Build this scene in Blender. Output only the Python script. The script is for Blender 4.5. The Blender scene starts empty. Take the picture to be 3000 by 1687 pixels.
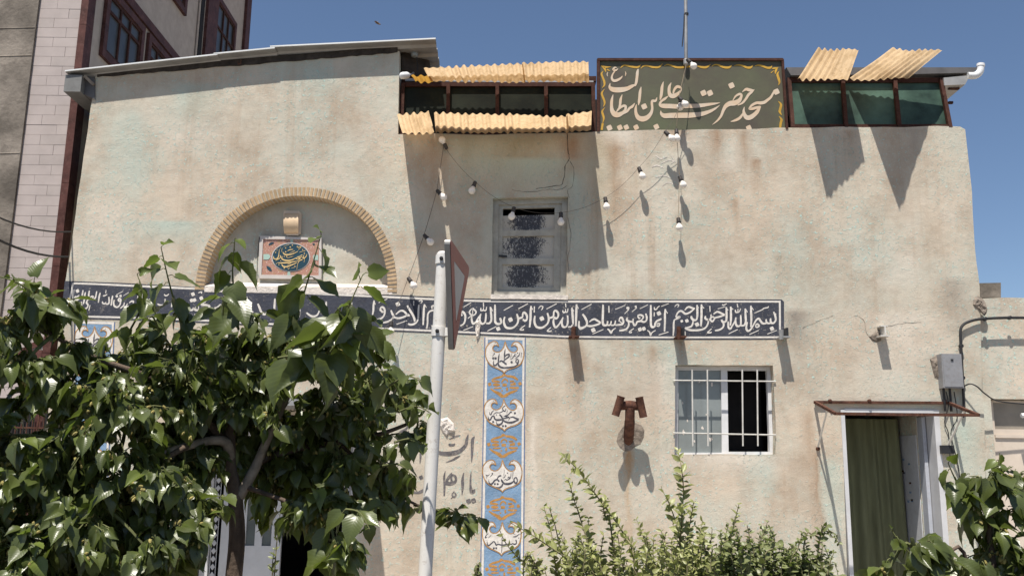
import bpy, bmesh, math, random
from mathutils import Vector, Matrix, Euler, noise
from mathutils.geometry import tessellate_polygon
R = math.radians
rnd = random.Random(7)

# ------------------------------------------------------------------ camera, sky, sun, exposure
scene = bpy.context.scene
C = scene.collection
FPX, CAMD, CAMH = 2700.0, 9.0, 1.6          # focal length in photograph pixels, distance to the facade, eye height
PITCH, ROLL = math.atan(0.197), R(0.75)
_F = Vector((0, math.cos(PITCH), math.sin(PITCH)))
_U0 = Vector((0, -math.sin(PITCH), math.cos(PITCH)))
_R0 = Vector((1, 0, 0))
_U = _U0 * math.cos(ROLL) - _R0 * math.sin(ROLL)
_RR = _R0 * math.cos(ROLL) + _U0 * math.sin(ROLL)
CAM = Vector((0, -CAMD, CAMH))
cd = bpy.data.cameras.new("camera"); cam = bpy.data.objects.new("camera", cd); C.objects.link(cam)
cd.sensor_width = 36; cd.lens = FPX / 3000 * 36; cd.clip_start = 0.05; cd.clip_end = 3000
m = Matrix((( _RR.x, _U.x, -_F.x, CAM.x), (_RR.y, _U.y, -_F.y, CAM.y), (_RR.z, _U.z, -_F.z, CAM.z), (0, 0, 0, 1)))
cam.matrix_world = m
scene.camera = cam

SUN = Vector((0.145, 0.385, -1.0)).normalized()      # direction the light travels
EL = math.asin(-SUN.z)
w = bpy.data.worlds.new("World"); scene.world = w; w.use_nodes = True
nt = w.node_tree
bg = nt.nodes["Background"]
sky = nt.nodes.new("ShaderNodeTexSky"); sky.sky_type = 'NISHITA'; sky.sun_disc = False
sky.sun_elevation = EL; sky.sun_rotation = math.atan2(-SUN.x, -SUN.y)
sky.altitude = 1200; sky.air_density = 1.0; sky.dust_density = 1.1; sky.ozone_density = 2.2
nt.links.new(sky.outputs[0], bg.inputs[0]); bg.inputs[1].default_value = 0.061
sl = bpy.data.lights.new("sun", 'SUN'); sl.energy = 4.2; sl.angle = R(0.55); sl.color = (1.0, 0.945, 0.86)
so = bpy.data.objects.new("sun", sl); C.objects.link(so)
so.rotation_euler = SUN.to_track_quat('-Z', 'Y').to_euler(); so.location = (-6, -12, 20)
vs = scene.view_settings
scene.display_settings.display_device = 'sRGB'
vs.view_transform = 'Standard'; vs.look = 'None'; vs.gamma = 1.0; vs.exposure = 0.95; vs.use_curve_mapping = False
scene.cycles.max_bounces = 8; scene.cycles.diffuse_bounces = 4; scene.cycles.transparent_max_bounces = 8

# ------------------------------------------------------------------ photograph pixel -> place in the scene
def ray(px, py):
    return _F + _RR * ((px - 1500) / FPX) - _U * ((py - 843.5) / FPX)
def S(px, py, Y=0.0):                      # photograph pixel, on the plane y = Y
    d = ray(px, py); t = (Y - CAM.y) / d.y
    return CAM + d * t
K = 3000 / 2576
def V(x, y, Y=0.0):                        # overview pixel (2576 wide)
    return S(x * K, y * K, Y)
def SX(px, py, X):                         # on the plane x = X
    d = ray(px, py); t = (X - CAM.x) / d.x
    return CAM + d * t
def VD(x, y, dep):                         # overview pixel at a depth from the eye
    return V(x, y, -CAMD + dep)

# ------------------------------------------------------------------ materials
MATS = {}
def nodes_of(name):
    mt = bpy.data.materials.new(name); mt.use_nodes = True
    MATS[name] = mt
    t = mt.node_tree
    return mt, t, t.nodes["Principled BSDF"]
def N(t, typ, **kw):
    n = t.nodes.new(typ)
    for k, v in kw.items(): setattr(n, k, v)
    return n
def L(t, a, b): t.links.new(a, b)
def noise_node(t, vec, scale, detail=4, rough=0.55):
    n = N(t, "ShaderNodeTexNoise"); n.inputs["Scale"].default_value = scale
    n.inputs["Detail"].default_value = detail; n.inputs["Roughness"].default_value = rough
    if vec is not None: L(t, vec, n.inputs["Vector"])
    return n
def ramp(t, fac, p0, p1, c0=(0, 0, 0, 1), c1=(1, 1, 1, 1)):
    r = N(t, "ShaderNodeValToRGB"); L(t, fac, r.inputs[0])
    r.color_ramp.elements[0].position = p0; r.color_ramp.elements[1].position = p1
    r.color_ramp.elements[0].color = c0; r.color_ramp.elements[1].color = c1
    return r
def mixc(t, fac, a, b, blend='MIX'):
    n = N(t, "ShaderNodeMix", data_type='RGBA', blend_type=blend)
    if hasattr(fac, 'links') or hasattr(fac, 'node'): L(t, fac, n.inputs[0])
    else: n.inputs[0].default_value = fac
    for v, i in ((a, 6), (b, 7)):
        if hasattr(v, 'node'): L(t, v, n.inputs[i])
        else: n.inputs[i].default_value = (*v, 1) if len(v) == 3 else v
    return n.outputs[2]
def math_n(t, op, a, b=None):
    n = N(t, "ShaderNodeMath", operation=op)
    for v, i in ((a, 0), (b, 1)):
        if v is None: continue
        if hasattr(v, 'node'): L(t, v, n.inputs[i])
        else: n.inputs[i].default_value = v
    return n.outputs[0]
def vmap(t, scale=(1, 1, 1), loc=(0, 0, 0), src="Object"):
    tc = N(t, "ShaderNodeTexCoord"); mp = N(t, "ShaderNodeMapping")
    mp.inputs["Scale"].default_value = scale; mp.inputs["Location"].default_value = loc
    L(t, tc.outputs[src], mp.inputs[0]); return mp.outputs[0]
def bumpn(t, h, strength, dist, normal=None):
    b = N(t, "ShaderNodeBump"); b.inputs["Strength"].default_value = strength; b.inputs["Distance"].default_value = dist
    L(t, h, b.inputs["Height"])
    if normal is not None: L(t, normal, b.inputs["Normal"])
    return b.outputs[0]
def mat(name, col, rough=0.6, metal=0.0, spec=0.4, var=0.15, vscale=6.0, col2=None, bump=0.0, bscale=60.0, dirt=0.0, dirtcol=(0.2, 0.15, 0.1), stretch=(1, 1, 1), wear=0.0, wearcol=(0.45, 0.40, 0.33)):
    """a painted or plain surface with uneven colour, some dirt and fine relief"""
    mt, t, p = nodes_of(name)
    v = vmap(t, stretch)
    n1 = noise_node(t, v, vscale, 6, 0.6)
    f = ramp(t, n1.outputs[0], 0.32, 0.68)
    c2 = col2 if col2 else tuple(max(0, c * (1 - 2 * var)) for c in col)
    c = mixc(t, f.outputs[0], c2, tuple(min(1, x * (1 + var * 0.4)) for x in col))
    if dirt > 0:
        n2 = noise_node(t, v, vscale * 3.3, 8, 0.7)
        f2 = ramp(t, n2.outputs[0], 0.5, 0.72)
        c = mixc(t, math_n(t, 'MULTIPLY', f2.outputs[0], dirt), c, dirtcol)
    if wear > 0:      # paint flaked off in chips
        w1 = noise_node(t, vmap(t, (1, 1, 1), (7, 3, 5)), 3.0, 5, 0.6); w2 = noise_node(t, vmap(t, (1, 1, 1), (2, 9, 4)), 38, 6, 0.7)
        wf = math_n(t, 'MULTIPLY', ramp(t, w1.outputs[0], 0.42, 0.64).outputs[0], ramp(t, w2.outputs[0], 0.58, 0.63).outputs[0])
        wg = ramp(t, noise_node(t, vmap(t, (1, 1, 0.8), (1, 9, 14)), 7.0, 7, 0.7).outputs[0], 0.62, 0.75).outputs[0]
        c = mixc(t, math_n(t, 'MULTIPLY', math_n(t, 'MAXIMUM', wf, math_n(t, 'MULTIPLY', wg, 0.6)), wear), c, wearcol)
    L(t, c, p.inputs["Base Color"])
    p.inputs["Roughness"].default_value = rough; p.inputs["Metallic"].default_value = metal
    p.inputs["Specular IOR Level"].default_value = spec
    if bump > 0:
        nb = noise_node(t, vmap(t), bscale, 5, 0.65)
        L(t, bumpn(t, nb.outputs[0], bump, 0.01), p.inputs["Normal"])
    return mt

def stucco(name, warm, mint, stain, mintamt=1.0, relief=1.0, streaks=()):
    mt, t, p = nodes_of(name)
    o = vmap(t)
    big = noise_node(t, o, 0.75, 7, 0.62)
    c = mixc(t, ramp(t, big.outputs[0], 0.40, 0.60).outputs[0], warm, mint)
    mid = noise_node(t, vmap(t, (1, 1, 0.75), (3, 1, 7)), 2.1, 8, 0.68)
    c = mixc(t, math_n(t, 'MULTIPLY', ramp(t, mid.outputs[0], 0.45, 0.66).outputs[0], 0.85), c, tuple(x * y for x, y in zip(warm, (0.72, 0.68, 0.65))))
    pink = noise_node(t, vmap(t, (1, 1, 1), (1, 14, 2)), 2.6, 6, 0.6)
    c = mixc(t, math_n(t, 'MULTIPLY', ramp(t, pink.outputs[0], 0.52, 0.70).outputs[0], 0.22), c, (0.56, 0.460, 0.370))
    pale = noise_node(t, vmap(t, (1, 1, 1), (9, 4, 2)), 1.4, 7, 0.62)
    c = mixc(t, math_n(t, 'MULTIPLY', ramp(t, pale.outputs[0], 0.53, 0.70).outputs[0], 0.7), c, (0.57, 0.51, 0.43))
    wash = noise_node(t, vmap(t, (1, 1, 0.8), (21, 4, 12)), 1.1, 6, 0.62)
    c = mixc(t, math_n(t, 'MULTIPLY', ramp(t, wash.outputs[0], 0.55, 0.70).outputs[0], 0.6 * mintamt), c, (0.42, 0.46, 0.40))
    # flakes of an older mint coat
    fl = noise_node(t, vmap(t, (1, 1, 1.0), (2, 8, 1)), 30, 6, 0.72)
    where = noise_node(t, vmap(t, (1, 1, 1), (5, 5, 5)), 1.6, 5, 0.6)
    fm = math_n(t, 'MULTIPLY', ramp(t, fl.outputs[0], 0.555, 0.60).outputs[0], ramp(t, where.outputs[0], 0.38, 0.58).outputs[0])
    c = mixc(t, math_n(t, 'MULTIPLY', fm, 0.75 * mintamt), c, (0.42, 0.575, 0.52))
    # rain streaks and rusty smudges
    st = noise_node(t, vmap(t, (3.2, 1, 0.20), (1, 0, 3)), 1.5, 7, 0.66)
    sm = noise_node(t, vmap(t, (1, 1, 0.6), (7, 1, 1)), 0.8, 5)
    sf = math_n(t, 'MULTIPLY', ramp(t, st.outputs[0], 0.52, 0.74).outputs[0], ramp(t, sm.outputs[0], 0.42, 0.60).outputs[0])
    c = mixc(t, math_n(t, 'MULTIPLY', sf, 0.6), c, stain)
    ru = noise_node(t, vmap(t, (1, 1, 0.55), (13, 2, 8)), 2.4, 8, 0.72)
    c = mixc(t, math_n(t, 'MULTIPLY', ramp(t, ru.outputs[0], 0.58, 0.74).outputs[0], 0.32), c, (0.38, 0.29, 0.205))
    if streaks:
        tc = N(t, "ShaderNodeTexCoord"); sp3 = N(t, "ShaderNodeSeparateXYZ"); L(t, tc.outputs["Object"], sp3.inputs[0])
        wob = noise_node(t, vmap(t, (2.5, 1, 0.9), (3, 3, 3)), 3.0, 6, 0.65)
        wx = math_n(t, 'ADD', sp3.outputs[0], math_n(t, 'MULTIPLY', math_n(t, 'SUBTRACT', wob.outputs[0], 0.5), 0.22))
        for (vx, vy, wpx, lpx, amt, colr) in streaks:      # a run-off stain: overview pixel of its head, width, length
            h0 = V(vx, vy); wd = wpx / 258.0; ln = lpx / 258.0
            fx = math_n(t, 'SUBTRACT', 1.0, math_n(t, 'MULTIPLY', math_n(t, 'ABSOLUTE', math_n(t, 'SUBTRACT', wx, h0.x)), 1.0 / wd))
            dz = math_n(t, 'MULTIPLY', math_n(t, 'SUBTRACT', h0.z + 0.03, sp3.outputs[2]), 1.0 / ln)
            up_ = math_n(t, 'MULTIPLY', dz, 9.0); dn = math_n(t, 'SUBTRACT', 1.0, dz)
            mk = math_n(t, 'MULTIPLY', math_n(t, 'MAXIMUM', fx, 0.0), math_n(t, 'MAXIMUM', math_n(t, 'MINIMUM', math_n(t, 'MINIMUM', up_, dn), 1.0), 0.0))
            mk = math_n(t, 'MULTIPLY', mk, math_n(t, 'ADD', ramp(t, ru.outputs[0], 0.3, 0.7).outputs[0], 0.35))
            c = mixc(t, math_n(t, 'MINIMUM', math_n(t, 'MULTIPLY', mk, amt * 1.35), 0.85), c, colr)
    # specks
    sp = noise_node(t, o, 95, 3, 0.6)
    c = mixc(t, math_n(t, 'MULTIPLY', ramp(t, sp.outputs[0], 0.60, 0.70).outputs[0], 0.35), c, tuple(x * 0.55 for x in warm))
    c = mixc(t, math_n(t, 'MULTIPLY', ramp(t, sp.outputs[0], 0.30, 0.40, (1, 1, 1, 1), (0, 0, 0, 1)).outputs[0], 0.3), c, (0.75, 0.69, 0.60))
    L(t, c, p.inputs["Base Color"])
    p.inputs["Roughness"].default_value = 0.93; p.inputs["Specular IOR Level"].default_value = 0.12
    b1 = noise_node(t, o, 75, 6, 0.72)
    b2 = noise_node(t, o, 5.5, 5, 0.55)
    b3 = noise_node(t, vmap(t, (1, 1, 1), (4, 2, 8)), 17, 5, 0.6)
    nn = bumpn(t, b2.outputs[0], 0.22 * relief, 0.05)
    nn = bumpn(t, ramp(t, b3.outputs[0], 0.56, 0.60).outputs[0], 0.14 * relief, 0.004, nn)
    nn = bumpn(t, b1.outputs[0], 0.42 * relief, 0.008, nn)
    nn = bumpn(t, fm, 0.7 * relief, 0.004, nn)
    L(t, nn, p.inputs["Normal"])
    return mt

PAL, MNT = (0.60, 0.54, 0.46), (0.40, 0.46, 0.40)
BRN, OCH, GRY, OLV = (0.30, 0.195, 0.125), (0.40, 0.235, 0.11), (0.25, 0.215, 0.18), (0.30, 0.27, 0.19)
stucco("stucco", (0.510, 0.432, 0.342), (0.458, 0.442, 0.372), (0.33, 0.225, 0.150), 1.25, 1.0,
       [(1581, 1118, 14, 330, 0.75, OCH), (1545, 340, 26, 400, 0.8, BRN), (1500, 330, 60, 380, 0.7, OLV), (1300, 340, 150, 210, 0.75, OLV), (1440, 336, 40, 330, 0.7, BRN), (2052, 1126, 16, 420, 0.85, BRN), (2030, 1020, 30, 430, 0.6, BRN),
        (1452, 862, 30, 260, 0.8, BRN), (1640, 860, 40, 260, 0.6, BRN), (1716, 862, 22, 70, 0.8, BRN), (2000, 780, 60, 170, 0.8, GRY), (1620, 330, 50, 90, 0.45, BRN), (1700, 330, 90, 70, 0.5, BRN), (1800, 326, 40, 150, 0.8, BRN), (1870, 322, 30, 190, 0.7, BRN), (1905, 400, 22, 120, 0.8, BRN), (1960, 640, 30, 130, 0.4, BRN), (1850, 500, 18, 120, 0.6, BRN), (2140, 322, 40, 180, 0.6, BRN), (2300, 322, 60, 140, 0.5, GRY), (1090, 336, 50, 300, 0.5, BRN), (1180, 338, 40, 200, 0.5, OLV), (2210, 850, 60, 60, 0.5, GRY), (2400, 700, 60, 200, 0.6, GRY), (1990, 1130, 60, 300, 0.4, BRN), (1400, 1050, 40, 300, 0.35, OCH), (1830, 1150, 190, 60, 0.9, PAL), (1340, 1030, 18, 420, 1.0, PAL), (1330, 400, 190, 130, 0.8, MNT), (1250, 480, 40, 260, 0.8, MNT), (1450, 430, 40, 320, 0.7, MNT), (2250, 780, 160, 260, 0.7, PAL), (430, 560, 170, 80, 0.8, MNT), (480, 210, 120, 170, 0.6, MNT), (1560, 330, 70, 60, 0.8, PAL), (1660, 900, 60, 300, 0.5, PAL), (2090, 1150, 40, 300, 0.8, MNT), (2420, 1050, 60, 350, 0.9, MNT)])
stucco("stucco_niche", (0.50, 0.465, 0.39), (0.45, 0.48, 0.43), (0.42, 0.33, 0.25), 1.2, 0.8)
stucco("stucco_side", (0.54, 0.46, 0.37), (0.47, 0.485, 0.42), (0.36, 0.26, 0.18), 1.3)
mat("concrete_rough", (0.235, 0.205, 0.175), 0.95, spec=0.1, var=0.28, vscale=2.6, bump=1.0, bscale=14, dirt=0.5, dirtcol=(0.08, 0.07, 0.06))
mat("stone_tile", (0.40, 0.345, 0.325), 0.55, spec=0.3, var=0.06, vscale=5, bump=0.06, bscale=80)
mat("stone_tile_warm", (0.375, 0.325, 0.305), 0.55, spec=0.3, var=0.07, vscale=5, bump=0.06, bscale=80)
mat("tile_joint", (0.33, 0.285, 0.265), 0.9, var=0.1)
mat("granite_side", (0.42, 0.35, 0.29), 0.7, spec=0.3, var=0.08, vscale=9, bump=0.15, bscale=120)
mat("red_marble", (0.095, 0.040, 0.034), 0.6, spec=0.15, var=0.25, vscale=7, dirt=0.5, dirtcol=(0.17, 0.095, 0.08))
mat("brick_tan", (0.46, 0.33, 0.20), 0.85, spec=0.2, var=0.18, vscale=8, bump=0.25, bscale=90)
mat("brick_joint", (0.016, 0.015, 0.018), 0.9, var=0.2)
mat("paint_navy", (0.052, 0.057, 0.077), 0.8, spec=0.25, var=0.22, vscale=5, bump=0.5, bscale=45, dirt=0.35, dirtcol=(0.11, 0.105, 0.11), wear=0.75)
mat("paint_white", (0.66, 0.62, 0.57), 0.8, spec=0.25, var=0.1, vscale=14, bump=0.4, bscale=45, dirt=0.35, dirtcol=(0.40, 0.36, 0.31), wear=0.75)
mat("paint_blue", (0.180, 0.285, 0.42), 0.8, spec=0.25, var=0.14, vscale=6, bump=0.5, bscale=45, dirt=0.3, dirtcol=(0.36, 0.38, 0.40), wear=0.75)
mat("paint_blue_line", (0.12, 0.18, 0.33), 0.8, var=0.2, vscale=20)
mat("paint_orange", (0.44, 0.225, 0.065), 0.8, spec=0.25, var=0.16, vscale=20, bump=0.4, bscale=45, wear=0.75)
mat("paint_slate", (0.075, 0.075, 0.095), 0.85, spec=0.2, var=0.2, vscale=14, bump=0.4, bscale=45, dirt=0.5, dirtcol=(0.20, 0.18, 0.17), wear=0.75)
mat("paint_grey_letter", (0.135, 0.125, 0.13), 0.85, spec=0.2, var=0.2, vscale=9, bump=0.4, bscale=45, dirt=0.75, dirtcol=(0.36, 0.31, 0.26), wear=0.75)
mat("sign_green", (0.088, 0.096, 0.052), 0.5, spec=0.35, var=0.1, vscale=1.7, col2=(0.072, 0.058, 0.044), dirt=0.35, dirtcol=(0.125, 0.125, 0.07))
mat("sign_cream", (0.52, 0.44, 0.35), 0.55, spec=0.35, var=0.1, vscale=9, col2=(0.54, 0.385, 0.25))
mat("sign_yellow", (0.50, 0.29, 0.035), 0.55, spec=0.35, var=0.12, vscale=9)
mat("rust_frame", (0.062, 0.027, 0.020), 0.7, spec=0.1, var=0.2, vscale=12, dirt=0.4, dirtcol=(0.13, 0.07, 0.05))
mat("rust", (0.100, 0.048, 0.035), 0.85, spec=0.12, var=0.3, vscale=14, bump=0.4, bscale=80, dirt=0.6, dirtcol=(0.20, 0.09, 0.045))
mat("grey_metal", (0.34, 0.34, 0.34), 0.5, metal=0.35, var=0.15, vscale=7, dirt=0.3, dirtcol=(0.2, 0.18, 0.16))
mat("zinc_sheet", (0.36, 0.355, 0.345), 0.5, metal=0.3, var=0.12, vscale=4, dirt=0.3, dirtcol=(0.22, 0.20, 0.18))
mat("roof_dark", (0.12, 0.115, 0.115), 0.6, metal=0.2, var=0.15, vscale=5)
mat("gutter_zinc_shaded", (0.17, 0.17, 0.165), 0.6, metal=0.1, var=0.15, vscale=6, dirt=0.4, dirtcol=(0.09, 0.08, 0.07))  # zinc with dirt, base colour darkened to stand for the roof overhang's shade
mat("flashing_white", (0.72, 0.72, 0.70), 0.4, metal=0.2, var=0.06, vscale=6)
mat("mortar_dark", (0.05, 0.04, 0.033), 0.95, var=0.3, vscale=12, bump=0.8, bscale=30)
mat("window_paint", (0.40, 0.385, 0.335), 0.6, var=0.12, vscale=9, dirt=0.45, dirtcol=(0.22, 0.21, 0.18))
mat("window_white", (0.62, 0.62, 0.63), 0.45, var=0.06, vscale=8, dirt=0.2, dirtcol=(0.4, 0.38, 0.36))
mat("bar_white", (0.55, 0.535, 0.50), 0.5, var=0.1, vscale=16, dirt=0.4, dirtcol=(0.35, 0.28, 0.22))
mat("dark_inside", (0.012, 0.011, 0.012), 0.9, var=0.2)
mat("black_plastic", (0.02, 0.02, 0.022), 0.5, var=0.2)
mat("black_cable", (0.018, 0.018, 0.02), 0.6, var=0.2)
mat("wire_tan", (0.30, 0.23, 0.16), 0.7, var=0.2)
mat("wire_dark", (0.12, 0.105, 0.09), 0.7, var=0.2)
mat("lamp_beige", (0.62, 0.46, 0.30), 0.45, var=0.08, vscale=8, dirt=0.25, dirtcol=(0.4, 0.3, 0.2))
mat("lamp_base", (0.70, 0.58, 0.46), 0.5, var=0.06)
mat("pole_white", (0.70, 0.68, 0.65), 0.45, var=0.08, vscale=4, dirt=0.3, dirtcol=(0.38, 0.33, 0.28), stretch=(1, 1, 0.35), bump=0.06, bscale=20, wear=0.5, wearcol=(0.25, 0.17, 0.11))
mat("sign_white", (0.40, 0.39, 0.38), 0.45, var=0.06, vscale=6, dirt=0.2)
mat("sign_red", (0.23, 0.030, 0.028), 0.45, var=0.1, vscale=6)
mat("sign_back", (0.40, 0.39, 0.37), 0.5, metal=0.3, var=0.08)
mat("bulb_socket", (0.045, 0.038, 0.035), 0.55, var=0.2)
mat("pvc_white", (0.66, 0.67, 0.68), 0.4, var=0.05, dirt=0.15)
mat("curtain_green", (0.165, 0.172, 0.100), 0.9, spec=0.1, var=0.14, vscale=5, stretch=(3, 3, 0.4))
mat("door_metal", (0.40, 0.42, 0.47), 0.5, var=0.07, vscale=5, dirt=0.3, dirtcol=(0.25, 0.2, 0.17))
mat("panel_grey", (0.54, 0.55, 0.58), 0.5, var=0.07, vscale=5, dirt=0.3, dirtcol=(0.3, 0.27, 0.25))
mat("door_white", (0.52, 0.52, 0.53), 0.5, var=0.07, vscale=5, dirt=0.2, dirtcol=(0.4, 0.36, 0.33))
mat("gate_cream", (0.56, 0.48, 0.40), 0.5, var=0.06, vscale=4, dirt=0.15)
mat("gate_glass", (0.26, 0.23, 0.19), 0.35, var=0.12, vscale=4)
mat("meter_grey", (0.27, 0.27, 0.28), 0.5, metal=0.2, var=0.1, vscale=9, dirt=0.4, dirtcol=(0.16, 0.13, 0.12))
mat("broken_plaster", (0.26, 0.215, 0.175), 0.95, var=0.3, vscale=16, bump=1.0, bscale=40)
mat("fresh_plaster", (0.66, 0.60, 0.54), 0.95, var=0.12, vscale=16, bump=1.0, bscale=40)
mat("bark", (0.115, 0.082, 0.060), 0.9, var=0.3, vscale=18, bump=0.8, bscale=50, stretch=(1, 1, 0.4))
mat("bark_pale", (0.30, 0.25, 0.20), 0.85, var=0.25, vscale=18, bump=0.5, bscale=50)
mat("twig_green", (0.12, 0.13, 0.045), 0.8, var=0.25, vscale=18)
mat("twig_olive", (0.19, 0.17, 0.09), 0.8, var=0.25, vscale=18)
mat("catkin", (0.30, 0.25, 0.08), 0.85, var=0.25, vscale=30)
mat("pavement", (0.40, 0.37, 0.33), 0.9, var=0.12, vscale=2.0, bump=0.3, bscale=40, dirt=0.3, dirtcol=(0.2, 0.18, 0.16))
mat("asphalt", (0.075, 0.073, 0.072), 0.9, var=0.15, vscale=3, bump=0.4, bscale=90)
mat("kerb_stone", (0.34, 0.33, 0.31), 0.85, var=0.12, vscale=5)
mat("soil", (0.14, 0.10, 0.07), 0.95, var=0.25, vscale=6, bump=0.8, bscale=30)
mat("earth", (0.30, 0.25, 0.20), 0.95, var=0.15, vscale=0.5)
mat("bird_brown", (0.20, 0.14, 0.10), 0.8)

def glass_mat(name, col, rough, spec=0.6, var=0.3, vscale=3.0):
    mt = mat(name, col, rough, spec=spec, var=var, vscale=vscale); return mt
glass_mat("glass_green_dark", (0.017, 0.021, 0.014), 0.5, 0.12)
glass_mat("glass_teal", (0.060, 0.110, 0.085), 0.4, 0.2, 0.4, 2.2)
glass_mat("glass_grey", (0.20, 0.22, 0.22), 0.15, 0.6, 0.12)
glass_mat("glass_blue", (0.075, 0.08, 0.085), 0.3, 0.25, 0.2)
glass_mat("glass_slot", (0.10, 0.12, 0.12), 0.1, 0.7, 0.2)

def sheet_mat(name, col, dirtcol, trans):
    mt, t, p = nodes_of(name)
    n1 = noise_node(t, vmap(t), 17, 8, 0.75)
    n2 = noise_node(t, vmap(t, (1, 1, 1), (4, 4, 4)), 3.5, 6, 0.65)
    n3 = noise_node(t, vmap(t, (9, 0.7, 1), (4, 4, 4)), 2.0, 6, 0.7)
    c = mixc(t, math_n(t, 'MULTIPLY', ramp(t, n1.outputs[0], 0.50, 0.66).outputs[0], 0.75), col, dirtcol)
    c = mixc(t, math_n(t, 'MULTIPLY', ramp(t, n2.outputs[0], 0.46, 0.68).outputs[0], 0.6), c, dirtcol)
    c = mixc(t, math_n(t, 'MULTIPLY', ramp(t, n3.outputs[0], 0.52, 0.72).outputs[0], 0.6), c, tuple(x * 0.7 for x in dirtcol))
    L(t, c, p.inputs["Base Color"]); p.inputs["Roughness"].default_value = 0.6
    tr = N(t, "ShaderNodeBsdfTranslucent"); L(t, c, tr.inputs[0])
    mx = N(t, "ShaderNodeMixShader"); mx.inputs[0].default_value = trans
    L(t, p.outputs[0], mx.inputs[1]); L(t, tr.outputs[0], mx.inputs[2])
    L(t, mx.outputs[0], t.nodes["Material Output"].inputs[0])
sheet_mat("fibreglass", (0.64, 0.475, 0.295), (0.40, 0.27, 0.14), 0.60)
sheet_mat("fibreglass_lap", (0.80, 0.72, 0.58), (0.45, 0.36, 0.25), 0.75)
sheet_mat("fibreglass_amber", (0.42, 0.24, 0.05), (0.40, 0.20, 0.03), 0.6)
mat("sheet_opaque", (0.38, 0.34, 0.27), 0.8, var=0.15, vscale=8, dirt=0.4)

def globe_mat():
    mt, t, p = nodes_of("bulb_glass")
    p.inputs["Base Color"].default_value = (0.78, 0.74, 0.69, 1); p.inputs["Roughness"].default_value = 0.3
    n1 = noise_node(t, vmap(t), 30, 5); c = mixc(t, ramp(t, n1.outputs[0], 0.4, 0.7).outputs[0], (0.80, 0.76, 0.71), (0.68, 0.62, 0.56))
    L(t, c, p.inputs["Base Color"])
globe_mat()

def scratched_mat():
    """window pane whitewashed on the inside, the wash scratched away in the middle"""
    mt, t, p = nodes_of("whitewashed_pane")
    tc = N(t, "ShaderNodeTexCoord")
    sx = N(t, "ShaderNodeSeparateXYZ"); L(t, tc.outputs["UV"], sx.inputs[0])
    dx = math_n(t, 'MULTIPLY', math_n(t, 'SUBTRACT', sx.outputs[0], 0.44), 1.5)
    dy = math_n(t, 'MULTIPLY', math_n(t, 'SUBTRACT', sx.outputs[1], 0.55), 1.0)
    r2 = math_n(t, 'ADD', math_n(t, 'MULTIPLY', dx, dx), math_n(t, 'MULTIPLY', math_n(t, 'POWER', math_n(t, 'ABSOLUTE', dy), 4.0), 3.2))
    n1 = noise_node(t, vmap(t, (1, 1, 0.8)), 42, 8, 0.75)
    n2 = noise_node(t, vmap(t), 6, 4)
    h = math_n(t, 'SUBTRACT', math_n(t, 'ADD', n1.outputs[0], math_n(t, 'MULTIPLY', n2.outputs[0], 0.60)), math_n(t, 'MULTIPLY', r2, 0.95))
    n4 = noise_node(t, vmap(t, (1, 1, 0.5)), 120, 4, 0.7)
    h = math_n(t, 'ADD', h, math_n(t, 'MULTIPLY', math_n(t, 'SUBTRACT', n4.outputs[0], 0.5), 0.9))
    f = ramp(t, h, 0.50, 0.60)
    c = mixc(t, f.outputs[0], (0.45, 0.41, 0.34), (0.034, 0.028, 0.030))
    n5 = noise_node(t, vmap(t, (1, 1, 0.45), (3, 1, 2)), 70, 5, 0.75)
    c = mixc(t, math_n(t, 'MULTIPLY', ramp(t, n5.outputs[0], 0.56, 0.62).outputs[0], 0.8), c, (0.40, 0.38, 0.35))
    L(t, c, p.inputs["Base Color"]); p.inputs["Roughness"].default_value = 0.35
scratched_mat()

def panel_field_mat():
    mt, t, p = nodes_of("printed_flowers")
    vo = N(t, "ShaderNodeTexVoronoi"); vo.inputs["Scale"].default_value = 62; L(t, vmap(t), vo.inputs["Vector"])
    f = ramp(t, vo.outputs["Distance"], 0.16, 0.34, (1, 1, 1, 1), (0, 0, 0, 1))
    c = mixc(t, f.outputs[0], (0.37, 0.19, 0.14), (0.60, 0.47, 0.41))
    n = noise_node(t, vmap(t), 30, 4)
    c = mixc(t, ramp(t, n.outputs[0], 0.55, 0.62).outputs[0], c, (0.36, 0.22, 0.12))
    L(t, c, p.inputs["Base Color"]); p.inputs["Roughness"].default_value = 0.4
panel_field_mat()
mat("panel_teal", (0.014, 0.050, 0.075), 0.4, var=0.1)
mat("panel_mint", (0.34, 0.47, 0.41), 0.4, var=0.08)
mat("panel_gold", (0.62, 0.45, 0.20), 0.5, var=0.1, vscale=20)
mat("panel_pale", (0.50, 0.46, 0.43), 0.5, var=0.06)

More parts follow.
